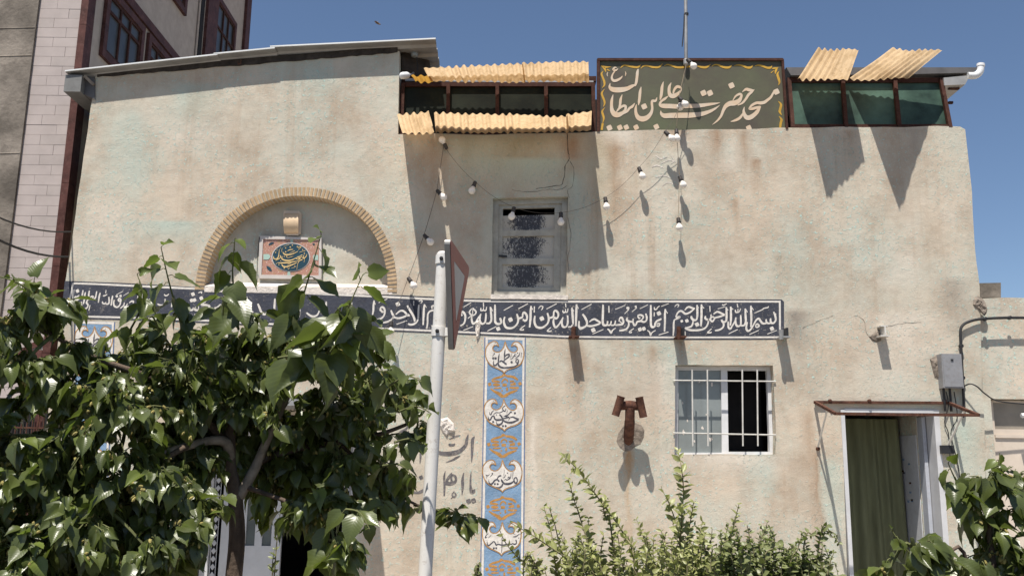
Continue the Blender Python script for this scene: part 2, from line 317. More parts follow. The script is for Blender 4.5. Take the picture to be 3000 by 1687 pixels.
def leaf_mat(name, base, under, rough, trans=0.28, veins=9.0):
    mt, t, p = nodes_of(name)
    tc = N(t, "ShaderNodeTexCoord"); sx = N(t, "ShaderNodeSeparateXYZ"); L(t, tc.outputs["UV"], sx.inputs[0])
    au = math_n(t, 'ABSOLUTE', math_n(t, 'SUBTRACT', sx.outputs[0], 0.5))
    ph = math_n(t, 'MULTIPLY', math_n(t, 'SUBTRACT', sx.outputs[1], math_n(t, 'MULTIPLY', au, 0.75)), veins * 6.283)
    sw = math_n(t, 'POWER', math_n(t, 'ABSOLUTE', math_n(t, 'SINE', math_n(t, 'MULTIPLY', ph, 0.5))), 0.6)
    mid = math_n(t, 'MINIMUM', math_n(t, 'MULTIPLY', au, 22.0), 1.0)
    h = math_n(t, 'MULTIPLY', sw, mid)
    geo = N(t, "ShaderNodeNewGeometry")
    oi = N(t, "ShaderNodeObjectInfo")
    nz = noise_node(t, vmap(t), 9, 3)
    n3 = noise_node(t, geo.outputs["Position"], 7.0, 2)
    c = mixc(t, ramp(t, n3.outputs[0], 0.35, 0.65).outputs[0], tuple(x * 0.72 for x in base), tuple(min(1, x * 1.25) for x in base))
    c = mixc(t, math_n(t, 'MULTIPLY', math_n(t, 'SUBTRACT', 1.0, h), 0.22), c, tuple(min(1, x * 1.7) for x in base))
    c = mixc(t, geo.outputs["Backfacing"], c, under)
    L(t, c, p.inputs["Base Color"])
    p.inputs["Roughness"].default_value = rough; p.inputs["Specular IOR Level"].default_value = 0.55
    nb = bumpn(t, h, 0.09, 0.004); L(t, nb, p.inputs["Normal"])
    tr = N(t, "ShaderNodeBsdfTranslucent")
    L(t, mixc(t, 0.5, c, (0.20, 0.30, 0.02)), tr.inputs[0])
    mx = N(t, "ShaderNodeMixShader"); mx.inputs[0].default_value = trans
    L(t, p.outputs[0], mx.inputs[1]); L(t, tr.outputs[0], mx.inputs[2])
    L(t, mx.outputs[0], t.nodes["Material Output"].inputs[0])
leaf_mat("mulberry_leaf", (0.068, 0.085, 0.023), (0.12, 0.14, 0.048), 0.35, 0.28)
leaf_mat("mulberry_leaf_young", (0.110, 0.140, 0.030), (0.13, 0.17, 0.05), 0.36, 0.35)
leaf_mat("privet_leaf", (0.240, 0.250, 0.092), (0.25, 0.26, 0.12), 0.45, 0.3, 4)
leaf_mat("rose_leaf", (0.150, 0.168, 0.066), (0.10, 0.13, 0.05), 0.45, 0.25, 5)

# ------------------------------------------------------------------ building helpers
def tag(o, label=None, cat=None, group=None, kind=None):
    if label: o["label"] = label
    if cat: o["category"] = cat
    if group: o["group"] = group
    if kind: o["kind"] = kind
    return o
def link(name, me, parent=None):
    o = bpy.data.objects.new(name, me); C.objects.link(o)
    if parent is not None: attach(o, parent)
    return o
def attach(o, parent):
    o.parent = parent
    # an Empty holds its place; a mesh parent already sits in world coordinates
    if parent.type == 'EMPTY': o.matrix_parent_inverse = Matrix.Translation(-Vector(parent.location))
def empty(name, loc, label=None, cat=None, group=None):
    e = bpy.data.objects.new(name, None); C.objects.link(e); e.location = loc; e.empty_display_size = 0.2
    return tag(e, label, cat, group)

class MB:
    def __init__(s): s.v = []; s.f = []; s.uv = None; s.smooth = False
    def add(s, vs, fs):
        k = len(s.v); s.v += [tuple(p) for p in vs]; s.f += [tuple(i + k for i in f) for f in fs]; return s
    def box(s, a, b):
        x0, y0, z0 = a; x1, y1, z1 = b
        return s.add([(x0, y0, z0), (x1, y0, z0), (x1, y1, z0), (x0, y1, z0), (x0, y0, z1), (x1, y0, z1), (x1, y1, z1), (x0, y1, z1)],
                     [(0, 3, 2, 1), (4, 5, 6, 7), (0, 1, 5, 4), (1, 2, 6, 5), (2, 3, 7, 6), (3, 0, 4, 7)])
    def prism(s, pts, off):
        """closed outline pushed along a vector"""
        n = len(pts); pts = [Vector(p) for p in pts]; off = Vector(off)
        tri = tessellate_polygon([pts])
        vs = pts + [p + off for p in pts]
        fs = [tuple(t) for t in tri] + [tuple(i + n for i in reversed(t)) for t in tri]
        fs += [(i, i + n, (i + 1) % n + n, (i + 1) % n) for i in range(n)]
        return s.add(vs, fs)
    def slab(s, loops, off):
        """outline with holes (first loop is the outline), pushed along a vector"""
        loops = [[Vector(p) for p in l] for l in loops]; off = Vector(off)
        flat = [p for l in loops for p in l]; n = len(flat)
        tri = tessellate_polygon(loops)
        fs = [tuple(t) for t in tri] + [tuple(i + n for i in reversed(t)) for t in tri]
        k = 0
        for l in loops:
            m_ = len(l); fs += [(k + i, k + i + n, k + (i + 1) % m_ + n, k + (i + 1) % m_) for i in range(m_)]; k += m_
        return s.add(flat + [p + off for p in flat], fs)
    def sheet(s, loops):
        loops = [[Vector(p) for p in l] for l in loops]
        return s.add([p for l in loops for p in l], [tuple(t) for t in tessellate_polygon(loops)])
    def tube(s, pts, rad, n=8, caps=True):
        pts = [Vector(p) for p in pts]; m_ = len(pts)
        rr = rad if isinstance(rad, (list, tuple)) else [rad] * m_
        k = len(s.v); up = None
        for i, p in enumerate(pts):
            d = (pts[min(i + 1, m_ - 1)] - pts[max(i - 1, 0)])
            if d.length < 1e-9: d = Vector((0, 0, 1))
            d.normalize()
            if up is None:
                up = Vector((0, 0, 1)) if abs(d.z) < 0.9 else Vector((1, 0, 0))
            a = d.cross(up); a.normalize(); b = a.cross(d); up = b
            for j in range(n):
                t = 2 * math.pi * j / n
                s.v.append(tuple(p + (a * math.cos(t) + b * math.sin(t)) * rr[i]))
        for i in range(m_ - 1):
            for j in range(n):
                s.f.append((k + i * n + j, k + i * n + (j + 1) % n, k + (i + 1) * n + (j + 1) % n, k + (i + 1) * n + j))
        if caps:
            s.f.append(tuple(k + j for j in reversed(range(n)))); s.f.append(tuple(k + (m_ - 1) * n + j for j in range(n)))
        return s
    def lathe(s, base, axis, prof, n=16):
        base = Vector(base); axis = Vector(axis).normalized()
        a = axis.orthogonal().normalized(); b = axis.cross(a); k = len(s.v); m_ = len(prof)
        for (h, r) in prof:
            for j in range(n):
                t = 2 * math.pi * j / n
                s.v.append(tuple(base + axis * h + (a * math.cos(t) + b * math.sin(t)) * max(r, 1e-4)))
        for i in range(m_ - 1):
            for j in range(n):
                s.f.append((k + i * n + j, k + i * n + (j + 1) % n, k + (i + 1) * n + (j + 1) % n, k + (i + 1) * n + j))
        s.f.append(tuple(k + j for j in reversed(range(n)))); s.f.append(tuple(k + (m_ - 1) * n + j for j in range(n)))
        return s
    def bar(s, p, q, wx, wy):
        """square bar from p to q"""
        p = Vector(p); q = Vector(q); d = (q - p).normalized()
        a = d.cross(Vector((0, 1, 0)));
        if a.length < 1e-3: a = Vector((1, 0, 0))
        a.normalize(); b = a.cross(d); b.normalize()
        a *= wx / 2; b *= wy / 2
        return s.add([p - a - b, p + a - b, p + a + b, p - a + b, q - a - b, q + a - b, q + a + b, q - a + b],
                     [(0, 3, 2, 1), (4, 5, 6, 7), (0, 1, 5, 4), (1, 2, 6, 5), (2, 3, 7, 6), (3, 0, 4, 7)])
    def mesh(s, name):
        me = bpy.data.meshes.new(name); me.from_pydata(s.v, [], s.f); me.update()
        bm = bmesh.new(); bm.from_mesh(me); bmesh.ops.recalc_face_normals(bm, faces=bm.faces)
        bm.to_mesh(me); bm.free()
        if s.smooth:
            for p in me.polygons: p.use_smooth = True
        return me
    def build(s, name, material, parent=None, smooth=False):
        s.smooth = smooth
        me = s.mesh(name); me.materials.append(MATS[material])
        return link(name, me, parent)
def shade_auto(o, ang=40):
    me = o.data
    for p in me.polygons: p.use_smooth = True
    me.set_sharp_from_angle(angle=R(ang))
    return o

def resample(pts, n):
    """Catmull-Rom through points of any dimension"""
    P = [tuple(map(float, p)) for p in pts]
    if len(P) < 3:
        a, b = P[0], P[-1]; return [tuple(a[k] + (b[k] - a[k]) * i / n for k in range(len(a))) for i in range(n + 1)]
    out = []
    for i in range(len(P) - 1):
        p0 = P[max(i - 1, 0)]; p1 = P[i]; p2 = P[i + 1]; p3 = P[min(i + 2, len(P) - 1)]
        for k in range(n):
            t = k / n
            out.append(tuple(0.5 * ((2 * b) + (-a + c) * t + (2 * a - 5 * b + 4 * c - d) * t * t + (-a + 3 * b - 3 * c + d) * t ** 3)
                             for a, b, c, d in zip(p0, p1, p2, p3)))
    out.append(P[-1]); return out
def smooth3(pts, n=4): return [Vector(p) for p in resample([tuple(p) for p in pts], n)]

# painted strokes: traced in the pixels of an enlarged detail (x0, y0, scale -> photograph pixels)
class Paint:
    def __init__(s, Y, proj=None): s.mb = MB(); s.Y = Y; s.k = 0; s.proj = proj or S; s.heavy = 1.0
    def lift(s):
        s.k += 1; return s.Y - 0.00012 * (s.k % 6)
    def ribbon(s, pts, n=5):
        """pts in photograph pixels with widths: (x, y, w)"""
        q = resample(pts, n); Y = s.lift(); m_ = len(q); vs = []
        for i in range(m_):
            a = q[max(i - 1, 0)]; b = q[min(i + 1, m_ - 1)]
            dx, dy = b[0] - a[0], b[1] - a[1]; l = math.hypot(dx, dy) or 1
            nx, ny = -dy / l, dx / l; h = max(q[i][2], 0.15) / 2
            vs += [s.proj(q[i][0] + nx * h, q[i][1] + ny * h, Y), s.proj(q[i][0] - nx * h, q[i][1] - ny * h, Y)]
        s.mb.add(vs, [(2 * i, 2 * i + 1, 2 * i + 3, 2 * i + 2) for i in range(m_ - 1)])
    def dot(s, x, y, r, rot=20, sq=0.80):
        Y = s.lift(); pts = []
        for k in range(12):
            a = R(rot + 30 * k); c = r * (1.0 if k % 3 == 0 else sq)
            pts.append(s.proj(x + c * math.cos(a), y + c * math.sin(a), Y))
        s.mb.add(pts, [tuple(range(12))])
    def strokes(s, frame, text):
        """w:x y x y ... | d x y r | *x y w x y w ... (widths given point by point)"""
        x0, y0, sc = frame
        for part in text.split("|"):
            part = part.strip()
            if not part: continue
            if part[0] == 'd':
                a = list(map(float, part[1:].split()))
                for i in range(0, len(a), 3): s.dot(x0 + a[i] * sc, y0 + a[i + 1] * sc, a[i + 2] * sc)
            elif part[0] == '*':
                a = list(map(float, part[1:].split()))
                s.ribbon([(x0 + a[i] * sc, y0 + a[i + 1] * sc, a[i + 2] * sc * s.heavy) for i in range(0, len(a), 3)])
            else:
                wd, xy = part.split(":"); wd = float(wd); a = list(map(float, xy.split())); n = len(a) // 2
                pts = []
                for i in range(n):
                    j, k = max(i - 1, 0), min(i + 1, n - 1)
                    ang = math.atan2(-(a[2 * k + 1] - a[2 * j + 1]), a[2 * k] - a[2 * j])
                    f = 0.72 + 0.34 * abs(math.sin(ang - R(55)))
                    if i in (0, n - 1): f *= 0.72
                    pts.append((x0 + a[2 * i] * sc, y0 + a[2 * i + 1] * sc, wd * f * sc))
                s.ribbon(pts)
    def poly(s, pts):
        Y = s.lift(); s.mb.sheet([[s.proj(x, y, Y) for x, y in pts]])
    def line(s, pts, wd):
        s.ribbon([(x, y, wd * (0.92 + 0.16 * rnd.random())) for x, y in pts], 4)
    def build(s, name, material, parent):
        me = bpy.data.meshes.new(name); me.from_pydata(s.mb.v, [], s.mb.f); me.update()
        me.materials.append(MATS[material]); return link(name, me, parent)

# ------------------------------------------------------------------ the setting
g = MB().sheet([[(-900, -900, -0.16), (900, -900, -0.16), (900, 900, -0.16), (-900, 900, -0.16)]]).build("ground", "earth"); tag(g, kind="structure")
tag(MB().box((-60, -30, -0.30), (60, -6.6, -0.12)).build("road", "asphalt"), kind="structure")
tag(MB().box((-60, -6.45, -0.30), (60, -0.0, 0.0)).build("pavement", "pavement"), kind="structure")
tag(MB().box((-60, -6.6, -0.30), (60, -6.45, 0.02)).build("kerb", "kerb_stone"), kind="structure")
tag(MB().box((-7.0, -6.4, -0.2), (7.0, -3.2, 0.035)).build("planting_bed", "soil"), kind="structure")

def jitter_line(pts, step=0.12, amp=0.008, seed=0):
    """a straight plastered edge made slightly uneven"""
    out = []
    for i in range(len(pts) - 1):
        a, b = Vector(pts[i]), Vector(pts[i + 1]); n = max(1, int((b - a).length / step))
        for k in range(n):
            p = a.lerp(b, k / n)
            if not (i == 0 and k == 0):
                q = p * 3.1 + Vector((seed, 0, 0)); p = p + Vector((noise.noise(q) * amp, 0, noise.noise(q + Vector((9, 9, 9))) * amp))
            out.append(p)
    out.append(Vector(pts[-1])); return out

# ---- mosque
mosque = empty("mosque_building", (0, 0.6, 0), "old plastered prayer house with painted inscription band, brick arch and tin roof", "building")
def vz(x, y, Y=0.0): return V(x, y, Y)
# arch of the niche
ab0, ab1, atop = S(572, 838), S(1162, 858), S(872, 549)
AX = (ab0.x + ab1.x) / 2; AZ = min(ab0.z, ab1.z); AA = (ab1.x - ab0.x) / 2; AB = atop.z - AZ
BR_W = 0.088
def arch_pt(t, inset, Y):                 # t 0..1 from the left foot over the top to the right foot
    a = math.pi * (1 - t); e = 0.93       # slightly boxy curve
    cx = math.copysign(abs(math.cos(a)) ** e, math.cos(a)); sy = abs(math.sin(a)) ** e
    return Vector((AX + (AA - inset) * cx, Y, AZ + (AB - inset) * sy))
arch_hole = [arch_pt(i / 40, BR_W, 0) for i in range(41)]
zfl = S(620, 838).z; zfr = S(1135, 842).z
arch_hole[0].z = zfl - 0.0; arch_hole[-1].z = zfr
win_up = [V(1240, 499), V(1429, 494), V(1425, 746), V(1236, 743)]
win_gr = [V(1699, 918), V(1945, 919), V(1953, 1143), V(1697, 1143)]
dr = [V(2117, 1030), V(2358, 1030), V(2375, 1449), V(2128, 1449)]
door_hole = [dr[0], dr[1], Vector((dr[2].x + 0.02, 0, 0.02)), Vector((dr[3].x, 0, 0.02))]
en = [V(508, 1040), V(908, 1040)]
ent_hole = [en[0], en[1], Vector((en[1].x, 0, 0.02)), Vector((en[0].x, 0, 0.02))]
def rough_loop(l, amp=0.006, seed=3):
    q = jitter_line(l + [l[0]], 0.1, amp, seed); return q[:-1]
WL = V(62, 1449).x; WR = V(2478, 1449).x
top = [V(240, 190), V(430, 172), V(620, 158), V(800, 140), V(900, 131), V(990, 125), V(1005, 130)]
par = [V(1001, 338), V(1250, 338), V(1500, 331), V(1980, 322), V(2300, 319), V(2415, 318), V(2428, 326)]
right = [V(2445, 480), V(2452, 600), V(2464, 720), Vector((WR, 0, 0))]
outline = jitter_line(top, 0.1, 0.02, 1) + jitter_line(par, 0.1, 0.014, 5) + jitter_line(right, 0.12, 0.012, 8)[0:] + [Vector((WL, 0, 0))] \
    + jitter_line([Vector((WL, 0, 0)), V(165, 715), V(240, 190)], 0.12, 0.012, 4)[1:-1]
wall = MB().slab([outline, arch_hole[::-1], rough_loop(win_up)[::-1], rough_loop(win_gr, 0.01)[::-1], door_hole[::-1], ent_hole[::-1]], (0, 0.28, 0)).build("wall", "stucco", mosque)
# side, back and inner surfaces of the house
xl, xr = V(240, 190).x + 0.1, V(2440, 420).x - 0.05
zr = V(1500, 331).z - 0.12
MB().box((WL + 0.06, 0.285, 0), (WL + 0.28, 6.0, V(165, 715).z + 1.35)).box((WR - 0.42, 0.285, 0), (WR - 0.16, 6.0, zr)).box((WL + 0.285, 5.75, 0), (WR - 0.425, 6.0, zr)).build("side_wall", "stucco_side", mosque)
MB().box((WL + 0.29, 0.29, zr - 0.2), (WR - 0.43, 5.74, zr - 0.02)).build("flat_roof", "pavement", mosque)
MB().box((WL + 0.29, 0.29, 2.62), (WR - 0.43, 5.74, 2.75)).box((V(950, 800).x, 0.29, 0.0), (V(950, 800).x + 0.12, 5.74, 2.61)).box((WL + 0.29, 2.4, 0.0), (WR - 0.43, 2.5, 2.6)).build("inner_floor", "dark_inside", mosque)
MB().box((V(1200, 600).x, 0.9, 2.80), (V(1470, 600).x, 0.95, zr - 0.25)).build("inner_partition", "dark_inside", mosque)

# niche
niche = MB().sheet([[p + Vector((0, 0.17, 0)) for p in [arch_pt(i / 40, BR_W - 0.03, 0) for i in range(41)]] + [Vector((AX + AA, 0.17, AZ - 0.3)), Vector((AX - AA, 0.17, AZ - 0.3))]]).build("niche_back", "stucco_niche", mosque)
sa, sb = S(600, 838), S(1150, 846)
MB().prism([Vector((sa.x, -0.004, sa.z)), Vector((sa.x, 0.169, sa.z + 0.075)), Vector((sa.x, 0.169, sa.z - 0.12)), Vector((sa.x, -0.004, sa.z - 0.06))], (sb.x - sa.x, 0, sb.z - sa.z)).build("niche_sill", "fresh_plaster", mosque)
ring = MB()
nr = 60
vsr = [];
for i in range(nr + 1):
    t = i / nr
    vsr += [arch_pt(t, 0.004, 0.002), arch_pt(t, BR_W - 0.016, 0.002), arch_pt(t, BR_W - 0.016, 0.168), ]
fsr = []
for i in range(nr):
    a, b = 3 * i, 3 * (i + 1); fsr += [(a, b, b + 1, a + 1), (a + 1, b + 1, b + 2, a + 2)]
arch = ring.add(vsr, fsr).build("arch", "brick_joint", mosque)
# arc length table, then one voussoir after another
tab = [arch_pt(i / 800, 0, 0) for i in range(801)]; acc = [0]
for i in range(800): acc.append(acc[-1] + (tab[i + 1] - tab[i]).length)
def t_at(sv):
    import bisect
    i = min(max(bisect.bisect_left(acc, sv), 1), 800); f = (sv - acc[i - 1]) / max(acc[i] - acc[i - 1], 1e-9); return (i - 1 + f) / 800
NB = 78; step = acc[-1] / NB
for i in range(NB):
    s0, s1 = i * step + 0.0078, (i + 1) * step - 0.0078
    t0, t1 = t_at(s0), t_at(s1); pr = -0.004 - rnd.random() * 0.004; dp = 0.166
    ins = -0.002 + rnd.random() * 0.003
    q = [arch_pt(t0, ins, pr), arch_pt(t1, ins, pr), arch_pt(t1, BR_W + 0.003, pr), arch_pt(t0, BR_W + 0.003, pr)]
    MB().add(q + [Vector((p.x, dp, p.z)) for p in q], [(0, 3, 2, 1), (4, 5, 6, 7), (0, 1, 5, 4), (1, 2, 6, 5), (2, 3, 7, 6), (3, 0, 4, 7)]).build("brick", "brick_tan", arch)

# tin roof of the left wing
def roof_sheet(x0, y0, x1, y1, dz, yb):
    a, b = V(x0, y0, -0.11), V(x1, y1, -0.11); a.z += dz; b.z += dz
    mb = MB(); n = max(2, int((b.x - a.x) / 0.035)); vs = []
    ny = 60
    L1 = 4.2
    for i in range(n + 1):
        p = a.lerp(b, i / n); 
        for (Y, dzz) in ((-0.11, 0), (L1, 0.0)): vs.append((p.x, Y, p.z + dzz))
    # trapezoid ribs run along x, seen from below: folds across y
    rows = []
    ys = []; Y = -0.11
    while Y < L1:
        ys += [(Y, 0), (Y + 0.09, 0), (Y + 0.11, -0.028), (Y + 0.19, -0.028), (Y + 0.21, 0)]; Y += 0.22
    vs = []
    for (Y, dz2) in ys: vs += [(a.x, Y, a.z + dz2 - 0.012), (b.x, Y, b.z + dz2 - 0.012)]
    k = len(ys)
    vs2 = [(x, y, z + 0.010) for x, y, z in vs]
    fs = [(2 * i, 2 * i + 1, 2 * i + 3, 2 * i + 2) for i in range(k - 1)]
    fs += [(2 * k + 2 * i, 2 * k + 2 * i + 2, 2 * k + 2 * i + 3, 2 * k + 2 * i + 1) for i in range(k - 1)]
    fs += [(0, 2 * k, 2 * k + 1, 1)]
    for j in (0, 1):
        fs += [(2 * i + j, 2 * i + 2 + j, 2 * k + 2 * i + 2 + j, 2 * k + 2 * i + j) for i in range(k - 1)]
    o = mb.add(vs + vs2, fs).build("roof_sheet", "zinc_sheet", mosque)
    # bent edge strip along the front
    MB().add([(a.x, -0.125, a.z + 0.006), (b.x, -0.125, b.z + 0.006), (b.x, -0.125, b.z - 0.008), (a.x, -0.125, a.z - 0.008),
              (a.x, -0.09, a.z + 0.006), (b.x, -0.09, b.z + 0.006), (b.x, -0.113, b.z - 0.008), (a.x, -0.113, a.z - 0.008)],
             [(0, 1, 2, 3), (4, 7, 6, 5), (0, 4, 5, 1), (3, 2, 6, 7), (0, 3, 7, 4), (1, 5, 6, 2)]).build("edge_strip", "flashing_white", o)
roof_sheet(165, 180, 548, 138, 0.0, 0)
roof_sheet(538, 139, 692, 124, 0.010, 0)
roof_sheet(680, 123, 1096, 103, 0.020, 0)
# dark ragged mortar between wall head and sheet
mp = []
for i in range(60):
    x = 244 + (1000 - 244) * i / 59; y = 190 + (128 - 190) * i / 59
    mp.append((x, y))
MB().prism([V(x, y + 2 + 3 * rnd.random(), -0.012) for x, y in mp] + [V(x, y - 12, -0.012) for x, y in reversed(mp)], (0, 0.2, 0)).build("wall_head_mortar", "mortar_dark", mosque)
MB().prism([V(1010, 118, 0.12), V(1035, 112, 0.12), V(1080, 150, 0.3), V(1080, 190, 0.3), V(1012, 190, 0.12)], (0, 3.2, 0)).build("gable_board", "mortar_dark", mosque)
# box gutter under the left eave
ga, gb = V(166, 185, -0.09), V(198, 232, -0.09)
gt = MB().box((ga.x, -0.10, gb.z), (gb.x + 0.02, 4.0, ga.z - 0.02)).build("box_gutter", "gutter_zinc_shaded", mosque)
MB().prism([V(198, 232, -0.02), V(238, 250, -0.02), V(238, 196, -0.02), V(198, 187, -0.02)], (0, 3.9, 0)).build("eave_board", "roof_dark", mosque)  # dark colour on the board stands in for the shaded recess under the eave
MB().bar(V(213, 192, -0.05), V(236, 214, -0.03), 0.03, 0.03).build("eave_batten", "bark_pale", mosque)
# iron hook under the eave
MB().tube([V(606, 150, -0.02), V(606, 160, -0.05), V(600, 162, -0.05), V(598, 156, -0.03)], 0.006, 6).build("wall_hook", "rust", mosque)

# glazing above the parapet, between left wing and name board
def glazing(name, xs_top, xs_bot, yt, yb, Yt, Yb, glass, head):
    mbf = MB()
    o = None
    tl, tr_ = V(xs_top[0], yt, Yt), V(xs_top[-1], yt, Yt); bl, br = V(xs_bot[0], yb, Yb), V(xs_bot[-1], yb, Yb)
    fr = MB().prism([tl, tr_, tr_ - Vector((0, 0, head)), tl - Vector((0, 0, head))], (0, 0.05, 0))
    fr.prism([bl, br, br + Vector((0, 0, 0.04)), bl + Vector((0, 0, 0.04))], (0, 0.05, 0))
    o = fr.build(name, "rust_frame", mosque)
    for i in range(len(xs_top)):
        a, b = V(xs_top[i], yt, Yt - 0.003), V(xs_bot[i], yb, Yb - 0.003)
        MB().bar(a - Vector((0, 0, 0.01)), b, 0.038, 0.04).build("frame_post", "rust_frame", o)
    for i in range(len(xs_top) - 1):
        q = [V(xs_top[i], yt, Yt + 0.03), V(xs_top[i + 1], yt, Yt + 0.03), V(xs_bot[i + 1], yb, Yb + 0.03), V(xs_bot[i], yb, Yb + 0.03)]
        MB().prism(q, (0, 0.006, 0)).build("pane", glass, o)
    return o
glazing("roof_glazing", [1014, 1128, 1251, 1373, 1492], [1010, 1127, 1251, 1375, 1494], 207, 345, 0.09, 0.09, "glass_green_dark", 0.045)
glazing("roof_glazing", [1984, 2119, 2250, 2366], [1994, 2128, 2262, 2390], 196, 322, 0.10, 0.02, "glass_teal", 0.05)
MB().prism([V(1005, 207, 0.2), V(1500, 205, 0.2), V(1500, 192, 0.2), V(1005, 192, 0.2)], (0, 0.12, 0)).build("header_beam", "rust_frame", mosque)
# space behind the glazing
za, zb = V(1250, 340).z, V(1250, 195).z
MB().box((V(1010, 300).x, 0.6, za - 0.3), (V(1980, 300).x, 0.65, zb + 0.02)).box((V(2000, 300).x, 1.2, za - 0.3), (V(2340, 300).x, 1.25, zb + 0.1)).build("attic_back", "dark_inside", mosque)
MB().box((V(1012, 300).x, 0.12, zb + 0.0), (V(1496, 300).x, 4.0, zb + 0.03)).build("attic_roof", "grey_metal", mosque)
# roof over the right glazing
ra, rb = V(1978, 170, 0.05), V(2462, 170, 0.05)
MB().prism([ra, rb, V(2450, 183, 0.05), V(2300, 187, 0.05), V(1990, 190, 0.05)], (0, 3.5, 0)).build("attic_roof", "roof_dark", mosque)
MB().prism([V(2374, 196, 0.05), V(2440, 190, 0.05), V(2428, 213, 0.05), V(2376, 215, 0.05)], (0, 2.5, 0)).build("soffit_board", "zinc_sheet", mosque)
for (yy, l) in ((222, 30), (258, 14)):
    MB().box(V(2384, yy + 5, 0.15), V(2384 + l, yy - 3, 0.12)).build("rafter_end", "rust", mosque)
# white drain elbow at the roof end
e0 = V(2448, 192, 0.05)
el = MB()
pp = [V(2434, 191, 0.05), V(2450, 191, 0.05), V(2460, 187, 0.05), V(2466, 178, 0.05), V(2467, 167, 0.05)]
o = el.tube(smooth3(pp, 4), 0.037, 14).tube([V(2467, 168, 0.05), V(2467.5, 162, 0.05)], 0.042, 14).build("drain_elbow", "pvc_white", mosque); shade_auto(o)

# corrugated translucent sheets: each is loose and a thing of its own
def sheet(corners, label, matname="fibreglass", amp=0.0125, wave=0.076, seed=1, rag=0.01, strip=None, ext=0.0):
    BL, BR_, FR, FL = [Vector(c) for c in corners]
    BL, BR_ = BL + (BL - FL) * ext, BR_ + (BR_ - FR) * ext
    wd = (BR_ - BL).length; nw = wd / wave; nx = max(8, int(nw * 12)); ny = 7
    rr = random.Random(seed); vs = []; nrm = (BR_ - BL).cross(FL - BL).normalized()
    if nrm.z < 0: nrm = -nrm
    bend = [rr.uniform(-rag, rag) for _ in range(60)]
    for j in range(ny + 1):
        for i in range(nx + 1):
            u, v = i / nx, j / ny
            vv = v * (1 + (rag * 2.2 * noise.noise(Vector((u * nw * 0.8, seed * 3.1, 0.5)))) * (1.0 if j == ny else 0.0))
            p = BL.lerp(BR_, u).lerp(FL.lerp(FR, u), vv)
            h = amp * (0.85 + 0.9 * noise.noise(Vector((u * nw * 0.45, seed * 1.7, 0.3)))) * math.sin(2 * math.pi * u * nw) + 0.022 * noise.noise(Vector((u * nw * 0.22, v * 1.3, seed)))
            vs.append(p + nrm * h)
    fs = [(j * (nx + 1) + i, j * (nx + 1) + i + 1, (j + 1) * (nx + 1) + i + 1, (j + 1) * (nx + 1) + i) for j in range(ny) for i in range(nx)]
    me = bpy.data.meshes.new("corrugated_sheet"); me.from_pydata([tuple(p) for p in vs], [], fs); me.update()
    for p in me.polygons: p.use_smooth = True
    me.materials.append(MATS[matname])
    e = empty("corrugated_sheet", BL.lerp(BR_, 0.5), label, "roofing sheet", "yellowed corrugated sheets along the roof edge")
    o = link("sheet", me, e)
    if strip:
        # unseen lap added over the sheet's inner part to dim light coming through
        s0, s1 = strip; vs2 = []
        for j in range(3):
            for i in range(nx + 1):
                u = i / nx; v = s0 + (s1 - s0) * j / 2
                p = BL.lerp(BR_, u).lerp(FL.lerp(FR, u), v); h = amp * (0.85 + 0.9 * noise.noise(Vector((u * nw * 0.45, seed * 1.7, 0.3)))) * math.sin(2 * math.pi * u * nw) + 0.022 * noise.noise(Vector((u * nw * 0.22, v * 1.3, seed)))
                vs2.append(p + nrm * (h + 0.004))
        fs2 = [(j * (nx + 1) + i, j * (nx + 1) + i + 1, (j + 1) * (nx + 1) + i + 1, (j + 1) * (nx + 1) + i) for j in range(2) for i in range(nx)]
        m2 = bpy.data.meshes.new("shading_lap"); m2.from_pydata([tuple(p) for p in vs2], [], fs2); m2.update()
        for p in m2.polygons: p.use_smooth = True
        m2.materials.append(MATS["fibreglass_lap"]); link("shading_lap", m2, e)
    return e
sheet([V(1013, 336, 0.0), V(1092, 336, 0.0), V(1078, 279, -0.60), V(999, 291, -0.60)], "short corrugated sheet next to the left wing, leftmost of the lower row", seed=2)
sheet([V(1096, 335, 0.0), V(1432, 333, 0.0), V(1428, 292, -0.55), V(1092, 284, -0.58)], "long corrugated sheet in the lower row under the dark roof glazing", seed=3, strip=(0.0, 0.16), rag=0.015)
sheet([V(1425, 331, -0.01), V(1487, 327, -0.01), V(1489, 282, -0.56), V(1424, 290, -0.56)], "narrow corrugated sheet at the right end of the lower row, beside the name board", seed=4, strip=(0.0, 0.25))
sheet([V(1084, 206, 0.02), V(1322, 206, 0.02), V(1316, 160, -0.36), V(1066, 173, -0.36)], "corrugated sheet in the upper row, left half, beside the amber strip", seed=5, strip=(0.0, 0.40))
sheet([V(1318, 205, 0.015), V(1482, 206, 0.015), V(1480, 154, -0.38), V(1313, 161, -0.38)], "corrugated sheet in the upper row, right half, beside the name board", seed=6, strip=(0.0, 0.40))
sheet([V(1046, 207, 0.03), V(1090, 206, 0.03), V(1082, 187, -0.12), V(1034, 189, -0.12)], "small amber corrugated strip beside the white lamp", "fibreglass_amber", seed=7)
sheet([V(2012, 191, -0.01), V(2136, 190, -0.01), V(2160, 126, -0.40), V(2056, 123, -0.53)], "left of the two skewed corrugated sheets above the teal glazing", seed=8, ext=0.16)
sheet([V(2146, 191, -0.01), V(2296, 191, -0.01), V(2371, 127, -0.12), V(2242, 124, -0.57)], "right of the two skewed corrugated sheets, slanting over the teal glazing", seed=9, ext=0.14)
